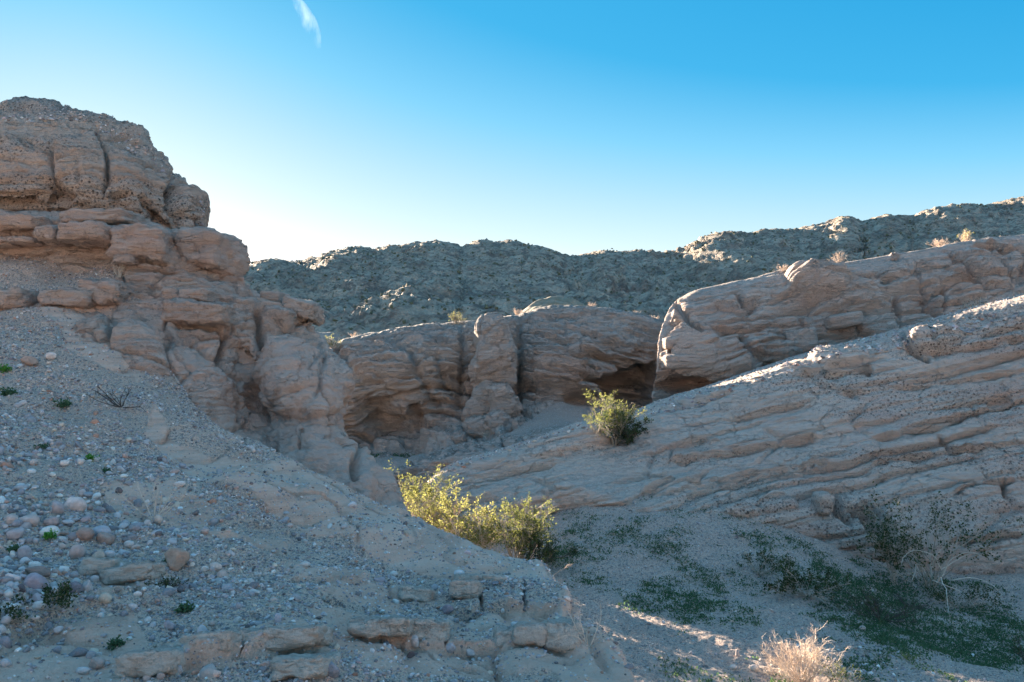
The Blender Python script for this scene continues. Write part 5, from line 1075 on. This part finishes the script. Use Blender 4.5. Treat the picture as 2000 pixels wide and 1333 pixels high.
top_plant(P_ramp, 1882, 612, 42, 14, "thin upright stalks left of the dry shrub on the ramp's crest", 54, mat=T_pink, stems=5, spread=.35, lo=17, hi=26)
top_plant(P_mid, 952, 855, 18, 34, "pale grey shrub at the foot of the pillar", 55, mat=T_pale, stems=18, lo=25, hi=36)
# --- small plants of the near slope
def on_slope(px, py):
    iv, iu = slope_at(px, py); return P_slope[iv, iu].copy()
def sp(px, py, H, Wd, label, seed, **k): return bush(k.pop('name', "dry_shrub"), label, k.pop('cat', "shrub"), on_slope(px, py), H, Wd, seed=seed, **k)
sp(300, 1015, .40, .30, "straw coloured dead shrub with thin bent twigs on the near slope", 60, stems=9, sub=4, twg=2, nleaf=0, tmat=T_dry, thick=.0045, spread=1.1, up=0)
sp(238, 795, .30, .45, "black burnt looking twig clump on the gravel slope", 61, stems=13, sub=4, twg=3, nleaf=0, tmat=T_dark, thick=.007, spread=1.2)
sp(330, 1150, .10, .28, "matted dark dead plant below the two tone rock", 62, stems=20, sub=5, twg=3, nleaf=200, lsize=.014, lmat=L_dark, tmat=T_dark, thick=.003, spread=1.45)
sp(95, 1190, .12, .34, "largest matted dead plant, grey leaves over the hollow at left", 63, stems=28, sub=6, twg=3, nleaf=900, lsize=.018, lmat=L_dark, tmat=T_gray, thick=.003, spread=1.45)
sp(10, 1215, .10, .25, "matted grey dead leaves at the left edge", 64, stems=20, sub=5, twg=3, nleaf=500, lsize=.018, lmat=L_dark, tmat=T_gray, thick=.003, spread=1.45)
sp(232, 545, .36, .20, "pale bare shrub at the top of the gravel under the ledges", 65, stems=10, sub=4, twg=3, nleaf=0, tmat=T_pale, thick=.007, spread=.7)
sp(640, 1200, .26, .12, "tall thin straw grass stem left of the ledge blocks", 66, stems=5, sub=3, twg=2, nleaf=40, lsize=.01, lmat=L_yellow, tmat=T_dry, thick=.003, spread=.5)
sp(645, 1262, .24, .14, "pale dry sprig growing from the gravel beside the long slab", 67, stems=7, sub=4, twg=2, nleaf=90, lsize=.012, lmat=L_yellow, tmat=T_dry, thick=.003, spread=.8)
sp(1150, 1262, .34, .26, "thin bleached twigs hanging over the last block of the ledge", 68, stems=8, sub=4, twg=2, nleaf=0, tmat=T_dry, thick=.0035, spread=1.3, up=-.1, sag=.3)
sp(1035, 1262, .16, .10, "little dry sprig between two front blocks", 69, stems=6, sub=3, twg=2, nleaf=40, lsize=.01, lmat=L_yellow, tmat=T_dry, thick=.0025, spread=.7)
sp(918, 1190, .12, .02, "single bone white stick standing by the ledge blocks", 70, stems=2, sub=1, twg=1, nleaf=0, tmat=T_pale, thick=.006, spread=.4, name="stick", cat="stick")
sp(82, 875, .05, .30, "faint grass patch at the left edge, higher up", 71, stems=24, sub=3, twg=2, nleaf=500, lsize=.02, lmat=L_herb, tmat=L_herb, thick=.002, spread=1.3, name="green_tuft", cat="grass tuft", leafz=(-1, 2))
for i, (x, y, w, lab, mt, H) in enumerate([(98, 1050, .085, "bright green sprouts at the foot of the white cobble", L_bright, .035), (178, 898, .09, "vivid green tuft alone in the gravel", L_bright, .05), (120, 792, .20, "wide dark green tuft left of the black twig clump", L_herb, .07),
        (20, 772, .22, "grey green tuft at the left edge above the gravel", L_herb, .07), (12, 725, .16, "uppermost green tuft at the left edge beside the flat boulder", L_bright, .06), (362, 1195, .055, "small green rosette with broad leaves near the bottom", L_herb, .04),
        (28, 1078, .05, "green blades beside the upright grey cobble", L_herb, .04), (460, 1112, .07, "faint green seedlings right of the two tone rock", L_herb, .03), (940, 1268, .07, "blue green seedlings in the block joints", L_herb, .03), (205, 922, .09, "dull green patch below the vivid tuft", L_herb, .035),
        (690, 1310, .05, "yellow green sprout at the bottom beside dark boulders", L_bright, .05), (330, 1098, .05, "few green leaves at the base of the two tone rock", L_herb, .03), (225, 1262, .08, "scattered green leaves near the bottom left", L_herb, .03), (530, 1095, .06, "tiny green leaves beside the flat red ledge", L_herb, .025)]):
    bush("green_tuft", lab, "grass tuft", on_slope(x, y), H * .8, w, 22, 3, 2, 300, .45 * H + .003, mt, mt, 80 + i, thick=.0018, spread=1.35, leafz=(-1, 2), group="green tufts on the near slope")
# --- ground cover in the wash
wv3 = ((pxg > 1060) & (pxg < 2100) & (pyg > 930) & (pyg < 1400)).astype(float)
xx, yy = P_ground[..., 0], P_ground[..., 1]
pat = pn(xx * .55, yy * .45, xx * 0, 401) + .6 * pn(xx * 1.7, yy * 1.4, xx * 0, 402) + .4 * pn(xx * 5, yy * 4, xx * 0, 403)
def blob(cx, cy, sx, sy): return np.exp(-((pxg - cx) / sx) ** 2 - ((pyg - cy) / sy) ** 2)
band = 1.1 * blob(1260, 1040, 100, 60) + 1.1 * blob(1480, 1080, 110, 70) + 1.2 * blob(1650, 1170, 190, 60) + 1.0 * blob(1850, 1220, 170, 90) + .9 * blob(1950, 1300, 120, 60) + .6 * blob(1400, 1150, 120, 40) + .5 * blob(1190, 1140, 60, 60)
wgt = wv3 * np.clip(pat + .75 * band - .37, 0, .7) ** 1.0
cc = sample_grid(P_ground, wgt, 8500, 404); r5 = np.random.default_rng(405)
nb = 10; Cn = np.repeat(cc, nb, 0) + r5.normal(size=(len(cc) * nb, 3)) * np.array([.055, .055, .012]) * np.repeat(r5.uniform(.4, 1.6, (len(cc), 1)), nb, 0); Cn[:, 2] += .004
g = leaves("ground_cover", Cn, .040, L_herb, None, r5, 0, .45); tag(g, "patches of low dark green herbs spread over the wash floor", "ground cover", kind='stuff')
# green strip seen through the gap, at the foot of the middle cliff
wq = ((pxg > 690) & (pxg < 900) & (pyg > 872) & (pyg < 945)).astype(float)
cc = sample_grid(P_ground, wq + 1e-12, 1500, 406); Cn = np.repeat(cc, 8, 0) + r5.normal(size=(12000, 3)) * np.array([.12, .12, .03]); Cn[:, 2] += .05
g = leaves("ground_cover", Cn, .08, L_herb, None, r5, 0, .5); tag(g, "dark green herbs on the canyon floor seen through the gap", "ground cover", kind='stuff')
# shrubs dotted over the far mountain
mpx, mpy = proj(P_mtn); wm = ((mpx > 400) & (mpx < 2050) & (mpy < 700) & (mpy > 380)) * (P_mtn[..., 1] < 249) * np.clip(.6 + pn(P_mtn[..., 0] * .05, P_mtn[..., 1] * .05, P_mtn[..., 0] * 0, 3), .1, 1.5)
pm_ = sample_grid(P_mtn, wm, 3600, 410); sm = sizes(np.random.default_rng(411), 3600, .2, .6, 1.8); pm_[:, 2] += sm * .3
MS = NT("mountain_shrub"); m_sh = MS.out(MS.mix(MS.noise(MS.mapping(), 3, 3), (.10, .115, .07), (.2, .2, .13)), MS.bump(MS.noise(MS.mapping(), 8, 3), .2))
g = scatter_mesh("mountain_shrubs", pm_, sm, 412, 0, mat=m_sh); tag(g, "dark shrubs dotted over the far mountainside", "shrubs", kind='stuff')
# small green mound on the bench behind the middle cliff
gx, gy = np.meshgrid(np.linspace(-1, 1, 60), np.linspace(-1, 1, 60)); rr2 = np.hypot(gx, gy); mc = W(1088, 614, 78)
MP = np.stack([mc[0] + gx * 4.4, mc[1] + gy * 5, mc[2] - .6 + 2.3 * np.clip(1 - rr2 ** 2, -.6, 1) ** 1.0 + .25 * pn(gx * 5, gy * 5, gx * 0, 7)], -1)
GM = NT("mound_soil"); gm = GM.out(GM.mix(GM.ramp(GM.noise(GM.mapping(), 1.2, 5, .7), [(.4, 0.0), (.6, 1.0)]), (.30, .26, .20), (.20, .18, .13)), GM.bump(GM.noise(GM.mapping(), 1.5, 6), .3))
o = mesh_from("hill", MP.reshape(-1, 3), gridfaces(60, 60), gm); o['kind'] = 'structure'

# ------------------------------------------------------------------ wisp of cloud
def make_cloud():
    cp = np.array([(548, -42), (570, -10), (588, 15), (602, 42), (614, 68), (624, 95)], float); wd = np.array([4, 8, 13, 17, 14, 4.]); Yc = 2600.
    K = 26; tq = np.linspace(0, 5, K); cq = crom(cp, tq); wq_ = np.interp(tq, range(6), wd); th = np.linspace(0, 2 * pi, 13)[:-1]
    cen = W(cq[:, 0], cq[:, 1], Yc); rad = wq_ / FPX * Yc
    dcen = np.gradient(cen, axis=0); dcen /= np.linalg.norm(dcen, axis=1, keepdims=True); a = np.cross(dcen, [0, 1, 0]); a /= np.linalg.norm(a, axis=1, keepdims=True); b = np.cross(dcen, a)
    V = cen[:, None] + rad[:, None, None] * (np.cos(th)[None, :, None] * a[:, None] + np.sin(th)[None, :, None] * b[:, None])
    i = np.arange(K - 1)[:, None] * 12; j = np.arange(12)[None]; F = np.stack([i + j, i + (j + 1) % 12, i + 12 + (j + 1) % 12, i + 12 + j], -1).reshape(-1, 4)
    V = V.reshape(-1, 3); n0 = len(V); V = np.vstack([V, cen[0], cen[-1]])
    me = bpy.data.meshes.new("cloud"); me.from_pydata(V.tolist(), [], F.tolist() + [[n0, (k + 1) % 12, k] for k in range(12)] + [[n0 + 1, (K - 1) * 12 + k, (K - 1) * 12 + (k + 1) % 12] for k in range(12)])
    m = bpy.data.materials.new("cloud_vapour"); m.use_nodes = True; nt = m.node_tree; nt.nodes.clear()
    out = nt.nodes.new('ShaderNodeOutputMaterial'); v = nt.nodes.new('ShaderNodeVolumePrincipled'); v.inputs['Color'].default_value = (1, 1, 1, 1); v.inputs['Anisotropy'].default_value = .3
    tc = nt.nodes.new('ShaderNodeNewGeometry'); mp = nt.nodes.new('ShaderNodeMapping'); mp.inputs['Rotation'].default_value = (0, radians(-28), 0); mp.inputs['Scale'].default_value = (.03, .012, .009)
    nz = nt.nodes.new('ShaderNodeTexNoise'); nz.inputs['Scale'].default_value = 1.0; nz.inputs['Detail'].default_value = 6; nz.inputs['Roughness'].default_value = .65
    rp = nt.nodes.new('ShaderNodeValToRGB'); rp.color_ramp.elements[0].position = .46; rp.color_ramp.elements[1].position = .72
    mu = nt.nodes.new('ShaderNodeMath'); mu.operation = 'MULTIPLY'; mu.inputs[1].default_value = .0022
    nt.links.new(tc.outputs['Position'], mp.inputs[0]); nt.links.new(mp.outputs[0], nz.inputs['Vector']); nt.links.new(nz.outputs['Fac'], rp.inputs[0]); nt.links.new(rp.outputs[0], mu.inputs[0]); nt.links.new(mu.outputs[0], v.inputs['Density']); nt.links.new(v.outputs[0], out.inputs['Volume'])
    me.materials.append(m); o = link(bpy.data.objects.new("cloud", me)); tag(o, "thin white wisp of cloud high in the blue sky, the only one", "cloud", kind='stuff')
make_cloud()
